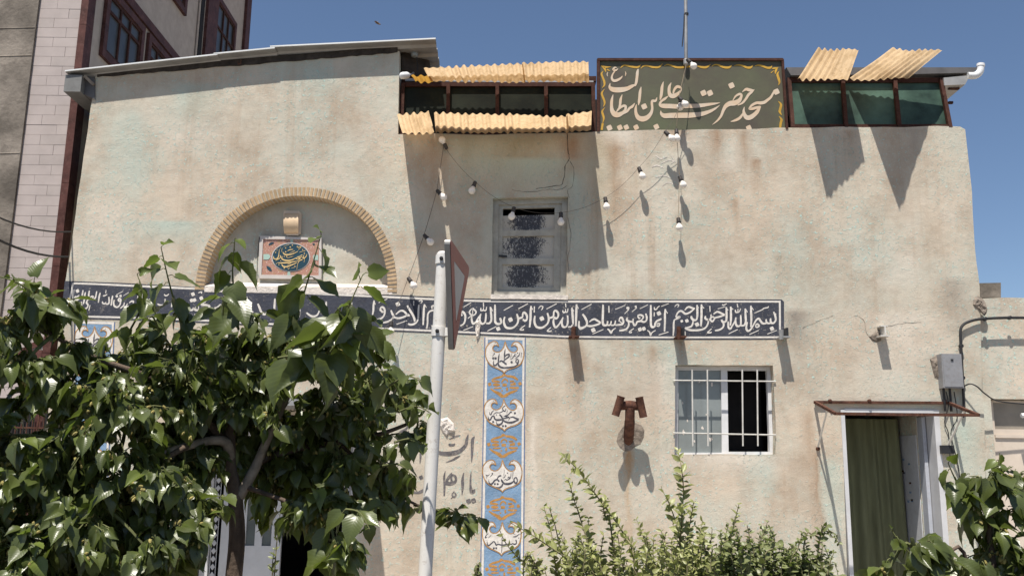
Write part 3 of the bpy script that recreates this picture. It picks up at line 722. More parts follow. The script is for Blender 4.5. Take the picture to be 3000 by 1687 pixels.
# small flood lamp at the corner of the left wing
fl = empty("corner_lamp", V(1016, 200, -0.02), "round white lamp at the corner under the left wing roof", "lamp")
shade_auto(MB().lathe(V(1024, 190, -0.05), V(1006, 192, -0.11) - V(1024, 190, -0.05), [(-0.02, 0.026), (0.0, 0.036), (0.05, 0.038), (0.075, 0.034), (0.09, 0.02), (0.094, 0.0)], 16).build("lamp_body", "pvc_white", fl))
MB().tube([V(1024, 190, -0.05), V(1036, 188, 0.02), V(1040, 184, 0.1)], 0.012, 6).build("lamp_arm", "grey_metal", fl)
hl = empty("eave_bulb", V(1042, 128, 0.10), "clear bulb hanging in shade under the right end of the tin roof", "bulb")
shade_auto(MB().lathe(V(1043, 120, 0.1), (0, 0, -1), [(0, 0.018), (0.03, 0.02), (0.05, 0.035), (0.08, 0.04), (0.105, 0.03), (0.118, 0.0)], 14).build("bulb_globe", "glass_grey", hl))
MB().tube([V(1047, 135, 0.12), V(1050, 165, 0.12), V(1051, 200, 0.1)], 0.005, 5).build("bulb_cord", "black_cable", hl)

# ---- name board on the parapet
nb = empty("name_board", V(1740, 328, 0.012), "dark green name board with large cream calligraphy and yellow border", "sign")
YB = 0.012
bq = [V(1506, 152, YB), V(1966, 152, YB), V(1978, 326, YB), V(1506, 333, YB)]
MB().prism(bq, (0, 0.02, 0)).build("board", "sign_green", nb)
fm_ = MB().bar(V(1503, 151, YB - 0.008), V(1969, 151, YB - 0.008), 0.026, 0.03)
fm_.build("frame_rail", "rust_frame", nb)
MB().bar(V(1505, 150, YB - 0.006), V(1505, 332, YB - 0.006), 0.03, 0.03).build("frame_rail", "rust_frame", nb)
MB().bar(V(1968, 150, YB - 0.006), V(1979, 325, YB - 0.006), 0.026, 0.03).build("frame_rail", "rust_frame", nb)
pt = Paint(YB - 0.0025)
FM, FN = (1740, 170, 0.15183), (2020, 170, 0.15183)
pt.strokes(FM, """*855 215 20 840 280 50 830 380 52 815 480 50 790 545 34|*795 525 34 730 550 62 640 595 80 520 618 98 400 618 98 335 596 82 302 555 44 315 490 10
|*440 190 15 400 188 30 375 228 42 420 243 36 465 210 12|*412 243 22 362 320 30 345 390 40 380 442 50 450 432 50 520 390 35 550 350 10
|*270 275 8 255 310 18 262 360 8|*605 265 8 615 305 20 605 355 8
|*912 560 10 892 650 50 882 760 52 870 850 46 860 918 10|*1342 460 10 1316 560 52 1304 680 56 1290 760 46 1275 818 10
|*370 710 10 345 820 52 340 930 58 352 1020 78 400 1085 104 470 1100 94 560 1062 64 640 1030 48 690 970 46 740 940 50 788 875 12
|*430 1055 15 480 985 42 560 930 46 608 935 50 608 995 46 560 1050 46|*546 710 10 516 800 46 505 900 46 480 985 26
|*822 900 12 806 980 46 815 1080 62 860 1155 88 940 1180 104 1030 1150 88 1100 1070 62 1125 980 46 1118 880 46 1130 832 50 1190 830 44 1217 765 10
|*1492 480 10 1456 560 52 1450 650 58 1472 718 78 1530 738 88 1610 700 66 1670 640 34 1694 606 8|*1692 600 20 1660 568 50 1600 560 54 1550 620 44 1530 690 30
|*1432 738 12 1370 790 48 1310 830 44 1276 880 46 1292 918 70 1360 930 88 1460 932 88 1600 938 88 1750 932 84 1910 928 80 2044 922 74 2244 895 54 2364 880 30 2436 864 5
|*1290 1020 10 1300 1075 52 1360 1118 88 1480 1112 98 1700 1110 102 1840 1108 100 1944 1100 94 2094 1080 80 2244 1030 60 2354 970 35 2430 912 5
|d 970 940 66 300 1350 64 500 1345 62 625 1340 60 815 1340 60 1205 1330 62""")
pt.strokes(FN, """d 270 680 68 395 680 68 810 535 68 1145 1352 62
|*440 1292 6 540 1210 36 610 1120 46 650 1020 56 700 932 76 780 882 94 870 872 98 950 832 82 992 770 54 1000 712 44 960 702 46 890 742 34 836 825 16
|*930 915 20 1020 872 40 1090 790 46 1140 712 50 1200 660 44 1254 612 6|*1250 622 8 1160 622 60 1090 608 50 1016 664 8
|*1060 945 8 1045 1020 42 1060 1090 64 1100 1148 88 1170 1150 90 1260 1090 78 1320 1020 66 1372 935 20|*1042 1060 30 980 1150 50 900 1200 50 796 1232 12
|*1372 945 40 1290 962 52 1200 985 52 1152 985 28 1200 920 46 1290 872 52 1370 872 62 1440 860 60 1500 820 54 1570 760 46 1610 690 40 1655 635 60|d 1678 655 68""")
pt.build("lettering", "sign_cream", nb)
SCR = [(FM, """*515 195 12 570 148 30 640 150 32 740 175 36 850 180 36 907 128 6|*905 208 8 960 158 26 1040 155 30 1130 180 36 1250 180 36 1327 112 6|*1360 158 8 1420 132 26 1500 150 32 1580 180 36 1680 186 40 1780 176 40 1990 150 30
|*138 152 16 220 180 36 332 174 6|*150 160 16 200 200 42 232 278 10|*250 225 30 308 252 12|*182 252 6 146 310 36 170 380 36 200 460 40 200 530 30 158 582 6|*207 602 6 152 680 36 170 750 40 200 830 40 205 890 30 178 948 6|*212 958 6 160 1030 36 175 1100 40 190 1170 36 168 1268 8|*170 1260 40 150 1390 40"""),
(FN, """*140 150 20 230 180 40 330 180 40 408 126 6|*428 168 6 480 137 26 560 140 32 650 180 40 760 186 40 818 142 6|*858 152 6 930 140 26 1020 150 32 1100 185 40 1180 186 40 1228 140 6|*1262 158 12 1330 142 30 1400 155 36 1490 190 40 1560 190 40 1594 150 8
|*1588 206 12 1640 202 30 1718 188 6|*1694 198 20 1665 250 42 1655 312 8|*1572 292 18 1632 243 6|*1728 262 8 1697 320 40 1725 420 46 1735 480 32 1713 528 6|*1712 838 8 1765 900 42 1750 990 46 1742 1040 46 1778 1108 8|*1728 1128 8 1775 1190 42 1760 1260 46 1748 1365 40""")]
for fr, tx in SCR:
    for one in tx.split("|"):
        py = Paint(YB - 0.0025); py.strokes(fr, one); py.build("border_scroll", "sign_yellow", nb)

# ---- antenna mast behind the name board
am = empty("mast", V(1726, 330, 0.1), "thin grey mast rising behind the name board into the sky", "mast")
mt_top = V(1724, -140, 0.08); mt_bot = V(1727, 340, 0.08)
shade_auto(MB().tube([mt_bot, mt_top], 0.019, 12).build("pole", "grey_metal", am))
MB().tube([V(1726.5, 34, 0.08), V(1726.5, 39, 0.08)], 0.024, 12).build("cable_tie", "black_plastic", am)
shade_auto(MB().lathe(V(1726, 158, -0.02), (0, 0, 1), [(-0.03, 0.02), (-0.02, 0.03), (0.03, 0.03), (0.04, 0.02)], 10).build("clamp", "zinc_sheet", am))
MB().tube(smooth3([V(1721, 36, 0.06), V(1719, 90, 0.06), V(1716, 118, 0.05), V(1720, 70, 0.06)], 3), 0.005, 5).build("loose_cable", "black_cable", am)

# ------------------------------------------------------------------ painted inscription band on the wall
topo = [(190, 823), (280, 826), (366, 829), (570, 841), (840, 852), (1117, 862), (1370, 874), (1520, 876), (1660, 877), (2000, 877), (2290, 877), (2297, 884)]
boto = [(2297, 994), (2000, 995), (1700, 993), (1411, 982), (1272, 976), (1111, 969), (749, 954), (586, 945), (400, 938), (178, 933)]
bp = Paint(-0.0022); bp.poly(topo + boto)
band = bp.build("inscription_band", "paint_navy", mosque)
bl_ = Paint(-0.0032)
bl_.line([(214, 830), (280, 832), (366, 836), (580, 846), (850, 857), (1117, 869), (1370, 880.5), (1520, 882.5), (1660, 883.5), (1980, 883), (2287, 883.5)], 5.6)
bl_.line([(192, 926), (290, 928), (400, 931), (586, 938), (749, 947), (930, 954), (1111, 962), (1272, 969), (1411, 975), (1560, 981), (1700, 986.5), (2000, 988), (2287, 987.5)], 5.2)
bl_.line([(215, 829), (208, 860), (200, 895), (192, 927)], 5.6); bl_.line([(2284.5, 882), (2285, 935), (2285, 989)], 5.6)
bl_.build("band_border", "paint_white", band)
t = Paint(-0.0032)
A_, B_, C_, D_ = (1960, 860, 0.13587), (1660, 860, 0.13587), (1370, 850, 0.13587), (1080, 850, 0.12422)
E_, F_ = (180, 810, 0.09317), (560, 830, 0.13199)
t.strokes(A_, """22:120 285 160 240 205 240 205 270 180 295|40:340 360 380 310 430 285 500 310 560 320|42:545 325 470 390 390 430 340 430 290 385 240 375 190 410 160 470 150 510|38:150 520 200 500 235 500 200 530 120 560|42:115 560 100 650 100 760 90 910
|48:605 245 610 350 610 480 590 560 540 570 490 530 480 480|22:605 255 640 312|44:850 540 840 640 790 730 700 775 560 790 430 780 340 740|42:520 570 510 650 470 710 350 740|d 605 665 54|50:700 230 700 350 700 480 695 600 690 700|24:705 255 755 320|34:880 265 885 390
|42:790 480 780 530 830 560 870 560 905 520 905 450|42:890 560 930 600 970 560 1000 520 1080 500 1140 480 1200 460|40:1200 455 1120 420 1040 390 960 440|36:905 520 940 500 980 520|48:1235 290 1240 400 1240 540 1220 600 1160 610 1130 560|22:1240 315 1275 360|44:1150 600 1180 660 1160 730 1080 780 990 795
|22:1050 330 1215 280|26:1145 235 1170 250 1200 240 1245 215|50:1330 280 1335 400 1335 560 1320 690|22:1340 300 1380 345|30:1430 345 1440 400 1490 400 1520 380 1545 320|30:1485 390 1488 330|32:1470 220 1485 300
|42:1275 600 1280 720 1320 760 1360 700 1420 600 1445 510|44:1440 520 1435 620 1470 700 1540 680 1550 600 1545 460|48:1550 690 1620 680 1655 600 1650 480 1645 320|24:1650 330 1692 402|48:1765 260 1770 400 1775 560 1765 720|24:1775 285 1822 357
|44:2255 390 2290 480 2300 570 2260 630 2210 630 2190 590 2190 530|40:2200 630 2140 640 2100 610 2095 550|44:2100 640 2020 640 1975 590 1940 540 1890 560 1850 620 1800 710 1740 790 1690 800 1665 730 1690 610|36:1860 690 1900 655 1945 690 1900 725 1860 700|24:2270 410 2312 452
|d 2220 755 54|24:2120 870 2330 790|26:1735 880 1935 790|26:1285 865 1480 770|26:1840 420 2000 350 2050 315 2130 300 2145 270|26:920 755 880 790 830 840 900 840 915 820|d 385 585 46 275 592 34|26:345 810 350 900""")
t.strokes(B_, """52:215 230 210 350 205 500 200 700|24:220 250 257 327|50:115 300 125 420 135 560 140 660|24:120 320 157 382|26:320 345 540 225|48:345 440 400 520 440 620 420 690 350 730 290 740 265 690 270 590|44:430 690 520 700 620 680 700 650 735 620|40:730 620 660 580 600 550 540 570 490 610|26:270 750 310 768 420 712
|d 575 785 56|26:560 870 795 770|52:785 240 785 360 780 500 780 630 810 680 870 670 885 590|42:880 680 940 670 965 590|42:960 680 1030 670 1055 580|44:1050 680 1130 670 1200 660 1225 600 1190 520 1150 530 1130 600|34:1150 600 1200 640|34:880 760 920 790 960 850 990 790 1060 740|38:910 265 915 410|26:1050 340 1265 250
|26:1310 310 1340 300 1330 350 1250 435|d 1315 310 34 1490 280 28|24:1490 280 1505 310 1410 390|24:1580 325 1755 240|44:1310 520 1300 570 1360 600 1420 600 1440 540|44:1330 590 1340 680 1290 760 1200 790 1135 795|44:1430 610 1460 680 1500 660 1520 610 1600 590 1660 610 1710 590 1730 520 1705 430|38:1530 470 1600 460 1650 490 1640 540 1590 580|32:1530 480 1560 530 1590 520
|d 1580 770 50 1665 755 50|26:1450 750 1390 790 1350 830 1390 840 1405 815|50:1815 245 1815 400 1815 560 1820 680 1850 720 1900 700 1910 640 1950 590 2010 560 2045 540|36:1940 660 2000 640 1990 700 1940 690|28:1740 790 1790 830 1810 900 1840 840 1920 790
|28:1890 290 1900 340 1940 335 1960 300 2005 265|32:1890 400 1888 490|d 1990 425 56|24:2040 275 2200 215|48:2130 330 2120 440 2120 600 2110 820|24:2135 360 2177 427|28:1985 890 2195 825""")
t.strokes(C_, """26:0 310 75 270|36:110 390 60 430 40 490 100 540 160 520 180 460 130 410 115 380|26:110 420 108 520|26:90 540 40 580 5 610|44:85 560 90 650 120 720 180 680 220 610 290 510|44:280 520 260 640 300 720 370 700 390 610 395 490|48:400 710 470 710 510 640 505 500 490 360|24:500 370 542 452
|30:285 380 290 440 340 430 390 440 410 360|28:340 430 342 370|34:340 270 345 360|50:590 310 590 420 590 580 600 690 660 730 720 700 710 630 690 600|d 660 830 54|28:425 880 620 780|28:780 435 975 325|30:1095 400 1300 290|48:800 570 780 680 820 790 900 820 990 800 1070 720 1090 620 1060 510|d 925 635 58
|46:1070 610 1130 600 1180 580 1190 510 1220 480 1270 530 1280 610 1240 660 1190 620|52:1370 340 1360 440 1355 620 1335 800|24:1375 370 1407 422|36:1440 345 1435 480|28:1240 755 1180 800 1130 850 1200 855 1200 830|26:1525 400 1570 345 1620 355 1610 400 1585 430|28:1700 405 1920 290
|48:1450 550 1440 680 1480 780 1560 810 1640 790 1720 720 1750 620 1720 490|d 1600 610 58|46:1740 600 1800 590 1850 560 1860 470 1900 440 1950 490 1950 570 1900 610 1870 570|28:1800 800 1750 840 1720 880 1790 885 1800 860|44:1860 600 1850 700 1890 800 1950 760 2000 690 2060 580|44:2055 590 2030 700 2060 790 2130 780 2160 690 2155 540|40:2165 790 2230 785 2260 740
|30:2050 430 2065 480 2110 470 2150 470 2165 390|28:2110 470 2112 400|32:2110 285 2120 370""")
t.strokes(D_, """50:130 240 115 350 110 480 90 580|24:135 260 157 342|26:235 295 440 205|48:330 500 280 470 290 410 330 400 370 440 380 520 360 600 300 660 200 690|30:290 480 320 520 360 500|48:525 470 560 560 590 610 550 680 450 740 260 780|48:600 640 700 660 800 640 900 600 970 600|44:970 600 900 560 820 490 740 490 640 570|d 690 330 62|30:655 805 905 715
|50:910 360 960 450 1040 580 1080 680 1085 745|50:1185 340 1175 480 1170 640 1140 740 1060 800 980 810 930 790|34:1065 250 1060 360|28:1185 260 1230 240 1265 260 1230 310|52:1320 330 1305 420 1295 600 1285 820|24:1330 350 1362 412|44:1500 440 1490 380 1550 370 1585 400 1560 460 1500 480 1440 500 1400 560 1390 640 1390 760 1370 910
|46:1680 500 1600 560 1590 680 1650 720 1740 640|42:1480 840 1580 830 1720 790|50:2210 600 2180 560 2220 510 2270 570 2280 660 2250 780 2160 845|30:2240 395 2415 295|30:2235 945 2465 855|46:1800 330 1795 500 1790 700|46:1940 330 1930 500 1920 720 1850 760|26:1590 300 1680 250""")
t.strokes(E_, """64:390 400 370 540 360 700|50:340 740 400 660 460 640 480 690 440 740 380 760|52:360 760 300 730 260 740 230 800 210 850|40:210 850 280 830 300 800 240 840|50:200 860 190 1000 185 1180|52:330 770 420 780 520 720 600 680|50:560 590 510 620 530 660 600 660|56:680 430 660 540 640 640 570 700|d 505 455 66 345 970 58 440 960 58|36:370 1060 370 1180
|60:760 490 730 600 720 720 690 860|56:880 440 860 560 850 680 810 760 790 830 830 880 820 960 740 1020 660 1010 630 940 630 790|50:850 740 900 700 920 650 960 620 1000 640 970 690|54:940 720 1040 700 1080 620 1110 460|58:1220 510 1190 620 1160 820|40:1310 590 1330 610 1380 590 1440 560|38:1405 425 1390 530
|44:1290 780 1300 840 1370 850 1400 800|56:1390 860 1470 860 1500 790 1490 640|58:1610 600 1590 720 1560 910|56:1660 730 1640 850 1680 940 1760 960 1830 900 1860 800 1860 720 1820 690 1790 740 1830 790|d 1740 620 48 1860 610 48|28:1730 570 1940 460|28:1945 605 2115 500|28:2100 610 2200 550|50:1980 810 1960 900 1900 960 1850 1000|50:1960 940 2020 940 2080 850|50:2130 830 2200 780 2260 780 2250 830
|44:900 900 860 1070|34:770 1060 770 1160|54:2420 520 2400 700 2390 860|54:2540 540 2520 720 2600 880 2720 840 2780 700|54:2900 560 2880 720 2860 900|d 2700 1040 54|50:3020 860 3120 900 3240 860 3260 700|40:3230 560 3270 600 3330 590 3380 540|54:3500 620 3480 800 3460 960|50:3600 900 3700 940 3800 900""")
t.strokes(F_, """46:420 290 380 340 320 390 230 470 330 480 400 500 390 540 280 570 180 590 100 590 60 560 20 590 -60 600|30:100 580 95 520|30:165 580 165 510|d 40 240 50 75 370 48 10 380 46 225 330 50|34:75 680 150 740 245 650|d 325 680 52 405 690 52|28:480 285 560 250|26:160 210 230 190 225 230|28:830 335 970 265|46:520 560 600 520 660 480 640 600 540 640
|46:1040 600 1060 560 1090 600 1080 660 1030 700 860 800|48:1200 620 1190 550 1250 530 1290 590 1290 680 1240 760 1140 790|40:1230 630 1300 610 1380 640|46:1480 450 1510 520 1560 640 1630 690 1680 640|44:1340 800 1440 780 1530 740|30:1240 300 1245 400|40:1110 370 1150 430|50:780 330 770 480 760 640|50:1860 340 1850 500 1840 700|46:1960 620 2050 700 2160 690 2240 620 2280 520|50:2420 380 2410 540 2400 740|d 2120 800 50 2320 330 46|46:2560 650 2680 730 2800 700 2860 560|50:3000 400 2990 560 2980 760|46:3160 700 3300 740 3420 680|50:3560 420 3550 600 3540 780|46:3700 740 3820 700 3860 600""")
t.build("lettering", "paint_white", band)

# ------------------------------------------------------------------ painted columns with medallions
MED = [(750, 1260), (690, 1190), (560, 1120), (420, 1060), (300, 990), (210, 880), (150, 720), (135, 570), (160, 430), (215, 340), (290, 270), (380, 225), (450, 220), (510, 250), (545, 310), (572, 385),
       (500, 340), (430, 350), (385, 400), (372, 460), (410, 530), (500, 570), (590, 560), (660, 510), (720, 430), (755, 340), (780, 220), (815, 340), (860, 440), (920, 520), (1000, 575), (1090, 580), (1160, 530), (1180, 460), (1160, 400), (1110, 360), (1040, 355), (975, 382),
       (1030, 290), (1090, 240), (1160, 235), (1240, 270), (1310, 340), (1360, 430), (1390, 560), (1385, 690), (1350, 840), (1290, 950), (1200, 1020), (1080, 1080), (940, 1120), (840, 1160), (780, 1210)]
ORN = """*1090 130 60 1080 200 150 1090 260 120|*1020 250 60 800 312 72 620 362 62 480 450 46|*1180 240 70 1400 262 74 1560 312 84 1720 430 56|d 390 630 100 1820 600 95|*430 830 40 600 958 74 800 1060 104 960 1180 112 1030 1250 60|*1700 905 40 1480 990 84 1300 1060 84 1150 1160 104 1050 1225 80
|*490 500 40 680 490 76 870 525 50|*540 650 40 700 648 110 880 660 40|*580 815 40 800 800 56 960 800 30|*1340 490 60 1540 490 50|*1370 655 70 1620 600 100|*1330 780 50 1500 800 74 1760 800 60|*990 660 100 1200 660 84|*950 560 30 1020 440 54 1100 385 54 1200 430 54 1240 520 40|*1210 780 60 1210 940 60|*975 900 60 985 960 40|*900 1010 30 950 1020 20"""
def column(name, rect, meds, orns, letters):
    (lt, rt, rb2, lb) = rect
    base = Paint(-0.0018); base.poly([lt, rt, rb2, lb]); o = base.build(name, "paint_blue", mosque)
    def edge(a, b, off, wd, matn, Y, nm):
        pnt = Paint(Y); pnt.line([(a[0] + (b[0] - a[0]) * k / 12 + off, a[1] + (b[1] - a[1]) * k / 12) for k in range(13)], wd); pnt.build(nm, matn, o)
    edge(lt, lb, 1, 6.5, "paint_white", -0.0036, "border_line"); edge(rt, rb2, -1, 6.0, "paint_white", -0.0036, "border_line")
    edge((lt[0] - 2, lt[1] + 4), (rt[0] + 2, rt[1] + 4), 0, 7, "paint_white", -0.0030, "border_line")
    edge(lt, lb, -4.5, 2.6, "paint_blue_line", -0.0022, "outer_line"); edge(rt, rb2, 4.0, 2.6, "paint_blue_line", -0.0022, "outer_line")
    for (cx, cy, sx_) in orns:
        og = Paint(-0.0026); og.heavy = 1.45; og.strokes((cx - 1090 * 0.06211 * sx_, cy - 660 * 0.06211, 0.06211), ORN); og.build("ornament", "paint_orange", o)
    for (tx, ty, bx, by, wd) in meds:
        sy = (by - ty) / 1040; sxm = wd / 1255
        def f(p):
            v_ = (p[1] - 220) / 1040; return (tx + (bx - tx) * v_ + (p[0] - 780 + 30 * v_) * sxm, ty + (p[1] - 220) * sy)
        pts = [f(p) for p in MED]; n_ = len(pts); out = []
        for i in range(n_):      # white field a touch larger than the orange line
            a, b = pts[i - 1], pts[(i + 1) % n_]; dx, dy = b[0] - a[0], b[1] - a[1]; l = math.hypot(dx, dy)
            out.append((pts[i][0] - dy / l * 1.9, pts[i][1] + dx / l * 1.9))
        fill = Paint(-0.0046); fill.poly(out); fill.build("medallion", "paint_white", o)
        rim = Paint(-0.0056); rim.ribbon([(x, y, 2.5) for x, y in pts + [pts[0]]], 2); rim.build("medallion_rim", "paint_orange", o)
    for fr, tx in letters:
        lt_ = Paint(-0.0058); lt_.strokes(fr, tx); lt_.build("lettering", "paint_slate", o)
    return o
H_, J_, K_, O_ = (1410, 980, 0.08974), (1410, 1160, 0.08284), (1410, 1340, 0.07592), (1410, 1500, 0.12903)
LH = """*1150 800 32 1128 880 36 1170 922 40 1212 880 42 1190 800 30 1150 798 24|*1205 880 46 1182 970 46 1080 1040 52 900 1070 56 740 1080 58 620 1050 62 560 980 58 560 860 46 570 720 42 592 606 10|*600 890 40 650 850 46 720 890 50 800 950 60 832 950 40|*750 792 24 760 620 46 784 455 12|*750 740 18 820 660 40 900 640 50 910 700 46 830 770 36 750 830 36 740 890 42
|*410 830 8 395 930 36 420 1000 50 480 990 46 530 930 42 560 900 30|d 390 770 44 468 770 44 990 895 46 455 270 14 1130 305 14 1185 595 22|*410 600 30 430 620 26 400 660 16 358 702 6|*1310 580 20 1300 752 10|*1262 566 10 1240 660 26 1180 720 26 1098 792 8|*1150 650 20 1090 640 22 1080 700 22 1130 690 18|*1060 690 22 1020 760 20 938 812 6|*1000 600 14 985 722 12|*960 690 12 938 772 8"""
LJ = """*780 722 8 860 690 36 940 660 40 1000 600 36 1050 550 42 1082 582 18|*840 700 36 920 730 52 990 750 46|*958 855 8 1000 770 24 1060 740 36 1130 735 52 1220 780 56 1322 812 60|*1322 820 50 1230 870 56 1100 920 68 960 930 68 830 890 56 770 830 42 770 790 32 860 770 42 980 740 40|*640 640 36 700 700 52 750 800 52 740 930 52 660 1000 68 580 1010 62 540 950 30 530 880 12
|*750 810 42 680 830 62 560 840 62 480 800 52 440 700 46 380 720 42 320 830 52 270 820 46 245 760 30 256 706 8|d 420 905 44 765 1050 44 860 1050 44 1190 595 44 535 650 20 428 168 14 1128 148 14|*846 328 26 770 390 26 738 432 20|*740 440 26 780 500 32 840 530 32 872 428 12|*780 510 22 720 550 24 640 580 24 520 580 26 428 642 12|*915 488 20 905 612 14|*442 498 12 380 560 32 360 600 36 340 650 36 300 630 30 294 548 8"""
LK = """*1330 750 46 1260 830 46 1290 950 62 1340 980 62 1390 900 42 1370 790 46 1328 750 44|*1250 900 42 1150 980 72 1000 1010 84 870 980 68 790 880 68 768 818 28|*830 1010 52 790 1090 68 700 1150 62 556 1140 22|*772 690 50 700 700 52 640 760 36 620 820 42 670 890 62 692 922 40|*620 830 52 520 870 56 450 960 52 380 1020 68 310 980 46 290 900 26 290 826 8|d 525 1010 44 635 1010 46 1010 590 28 418 170 16 1215 140 18
|*1225 558 26 1205 822 12|*1152 586 18 1130 760 28 1060 830 30 1090 750 26 1050 740 28 1020 790 26|*1050 830 28 990 860 34 940 830 26 888 872 8|*940 640 16 900 740 26 828 782 8|*892 458 14 870 692 16|*400 600 26 440 600 26 400 670 20 328 742 6|*178 648 26 225 690 30 332 633 8|*225 690 28 200 802 8"""
LO = """*785 620 26 800 690 26 760 720 30 700 700 22|*700 720 22 600 720 26 480 740 30 380 720 26 340 740 30 290 660 24 220 710 26 170 750 32 140 720 22 130 636 6|*470 560 14 470 740 20 460 912 10|d 285 810 26 340 810 26 810 430 14 850 580 13 735 480 11 762 490 11|*718 550 8 780 545 24 850 500 14 870 478 8|*162 468 8 110 520 16 90 570 22 132 560 8|*222 518 10 158 582 6|*380 690 14 378 648 8"""
column("painted_column", ((1425, 987), (1535, 989), (1529, 1760), (1411, 1760)),
       [(1480, 999.5, 1477.3, 1093, 113), (1475.4, 1168, 1478.5, 1262, 115), (1472, 1346.5, 1472.3, 1441, 116), (1471.3, 1528, 1469.4, 1626, 114)],
       [(1478, 1127, 1), (1475.5, 1303, 1), (1473, 1485, 1), (1470, 1668, 1)], [(H_, LH), (J_, LJ), (K_, LK), (O_, LO)])
def shifted(fr, dx, dy): return (fr[0] + dx, fr[1] + dy, fr[2])
column("painted_column", ((225, 940), (332, 943), (300, 1690), (185, 1690)),
       [(277, 955, 272, 1050, 112), (263, 1128, 260, 1222, 112), (250, 1310, 246, 1404, 112), (240, 1500, 236, 1594, 112)],
       [(268, 1084, 1), (254, 1262, 1), (246, 1446, 1), (236, 1632, 1)], [(shifted(H_, -1203, -44.5), LH), (shifted(J_, -1214, -40), LJ), (shifted(K_, -1224, -37), LK)])

# greeting painted in grey letters
t = Paint(-0.0022)
t.strokes((1080, 1220, 0.19318), """*1607 298 8 1576 350 46 1570 480 42 1565 600 32 1560 692 8|*1512 266 10 1490 340 42 1470 430 46 1380 520 62 1260 555 68 1150 560 62 1070 545 52 1000 520 40|*1223 337 10 1320 300 22 1392 278 8|*1220 408 25 1235 430 36 1290 425 30 1312 403 8|*1168 692 6 1280 650 24 1330 620 30 1392 588 6|*905 285 40 840 330 46 800 390 36 790 500 32 785 620 30 778 712 8|*632 98 8 560 190 32 480 240 42 408 312 8|*607 212 10 600 330 36 590 420 42 540 455 40 440 440 36
|*1556 828 6 1545 930 26 1545 1050 32 1560 1130 62 1590 1130 52 1607 1098 18|d 1515 1280 42 1590 1270 44|*1442 846 10 1425 950 42 1425 1050 42 1415 1188 8|*1260 848 12 1230 900 42 1190 960 36 1200 1010 52 1260 1010 52 1320 970 38 1310 900 36 1250 880 30|*1255 900 28 1255 990 32|*1162 822 8 1145 920 32 1150 1040 32 1145 1195 24|*1190 1010 52 1150 1010 32|*1300 1126 8 1265 1180 20 1295 1215 24 1325 1180 20 1300 1150 14|*1248 1242 8 1290 1200 14
|d 795 920 38|*860 1095 30 800 1130 42 750 1150 34 650 1140 30|*60 1030 28 45 1080 32 80 1110 42 115 1070 32 100 1030 32 60 1028 26|*190 1075 40 195 1165 62""")
t.strokes((300, 1180, 0.3706), """*-20 330 8 20 300 30 60 330 12|*60 400 16 120 380 24 180 420 12|*40 470 10 40 560 20""")
t.build("lettering", "paint_grey_letter", wall)
# old chalk scribble high on the right
t = Paint(-0.0018)
t.strokes((1890, 440, 0.5), "*60 30 4 90 50 7 130 40 4|*90 80 4 140 60 6 180 70 4|*40 100 4 70 90 7 110 105 4|*60 160 3 110 150 6 150 165 3|*150 30 3 170 60 5 150 80 3|*100 210 3 140 190 5 190 215 3")
t.build("chalk_mark", "fresh_plaster", wall)
# cracks in the plaster
def crack(pts, wd):
    p = Paint(-0.0018); q = resample(pts, 4)
    p.ribbon([(x + rnd.uniform(-1.6, 1.6), y + rnd.uniform(-1.6, 1.6), wd * (0.4 + rnd.random())) for x, y in q], 1); p.build("crack", "mortar_dark", wall)
crack([(1663, 390), (1664, 440), (1668, 465), (1655, 490), (1648, 540), (1620, 545), (1570, 552)], 1.8)
crack([(1668, 470), (1682, 500), (1676, 545), (1662, 558), (1668, 580)], 0.9)
crack([(1668, 800), (1664, 760), (1672, 700), (1666, 640)], 0.9)
crack([(1662, 545), (1640, 555), (1600, 556), (1550, 562), (1500, 556)], 0.9)
crack([(2500, 925), (2530, 935), (2545, 985), (2590, 960), (2640, 948), (2700, 944)], 0.9)
crack([(2350, 960), (2400, 940), (2440, 925)], 0.9)
# lumps where plaster has come away
def lump(name, poly, matn, depth, seed):
    r_ = random.Random(seed); c = Vector((0, 0, 0)); pts = [S(x, y, -0.002) for x, y in poly]
    for p in pts: c += p
    c /= len(pts); mb = MB(); n = len(pts); rings = [pts]
    for k, f in enumerate((0.75, 0.45, 0.18)):
        rings.append([c.lerp(p, f * r_.uniform(0.85, 1.15)) + Vector((0, -depth * r_.uniform(0.3, 1.0), 0)) for p in pts])
    vs = [p for rg in rings for p in rg] + [c + Vector((0, -depth * 0.6, 0))]
    fs = [(k * n + i, k * n + (i + 1) % n, (k + 1) * n + (i + 1) % n, (k + 1) * n + i) for k in range(3) for i in range(n)]
    fs += [(3 * n + i, 3 * n + (i + 1) % n, len(vs) - 1) for i in range(n)]
    mb.add(vs, fs).build(name, matn, wall)
lump("broken_plaster", [(1290, 1226), (1312, 1222), (1330, 1240), (1334, 1262), (1316, 1268), (1308, 1276), (1296, 1266), (1288, 1246)], "fresh_plaster", 0.03, 1)
lump("broken_plaster", [(2724, 1052), (2745, 1040), (2766, 1048), (2764, 1090), (2752, 1112), (2738, 1106), (2732, 1082)], "broken_plaster", 0.018, 2)
lump("broken_plaster", [(2852, 878), (2858, 870), (2868, 868), (2878, 874), (2885, 882), (2893, 905), (2890, 918), (2884, 926), (2872, 914), (2866, 906), (2860, 902), (2850, 892)], "broken_plaster", 0.022, 3)
lump("broken_plaster", [(1395, 940), (1402, 938), (1408, 955), (1404, 990), (1396, 992), (1392, 965)], "fresh_plaster", 0.03, 5)

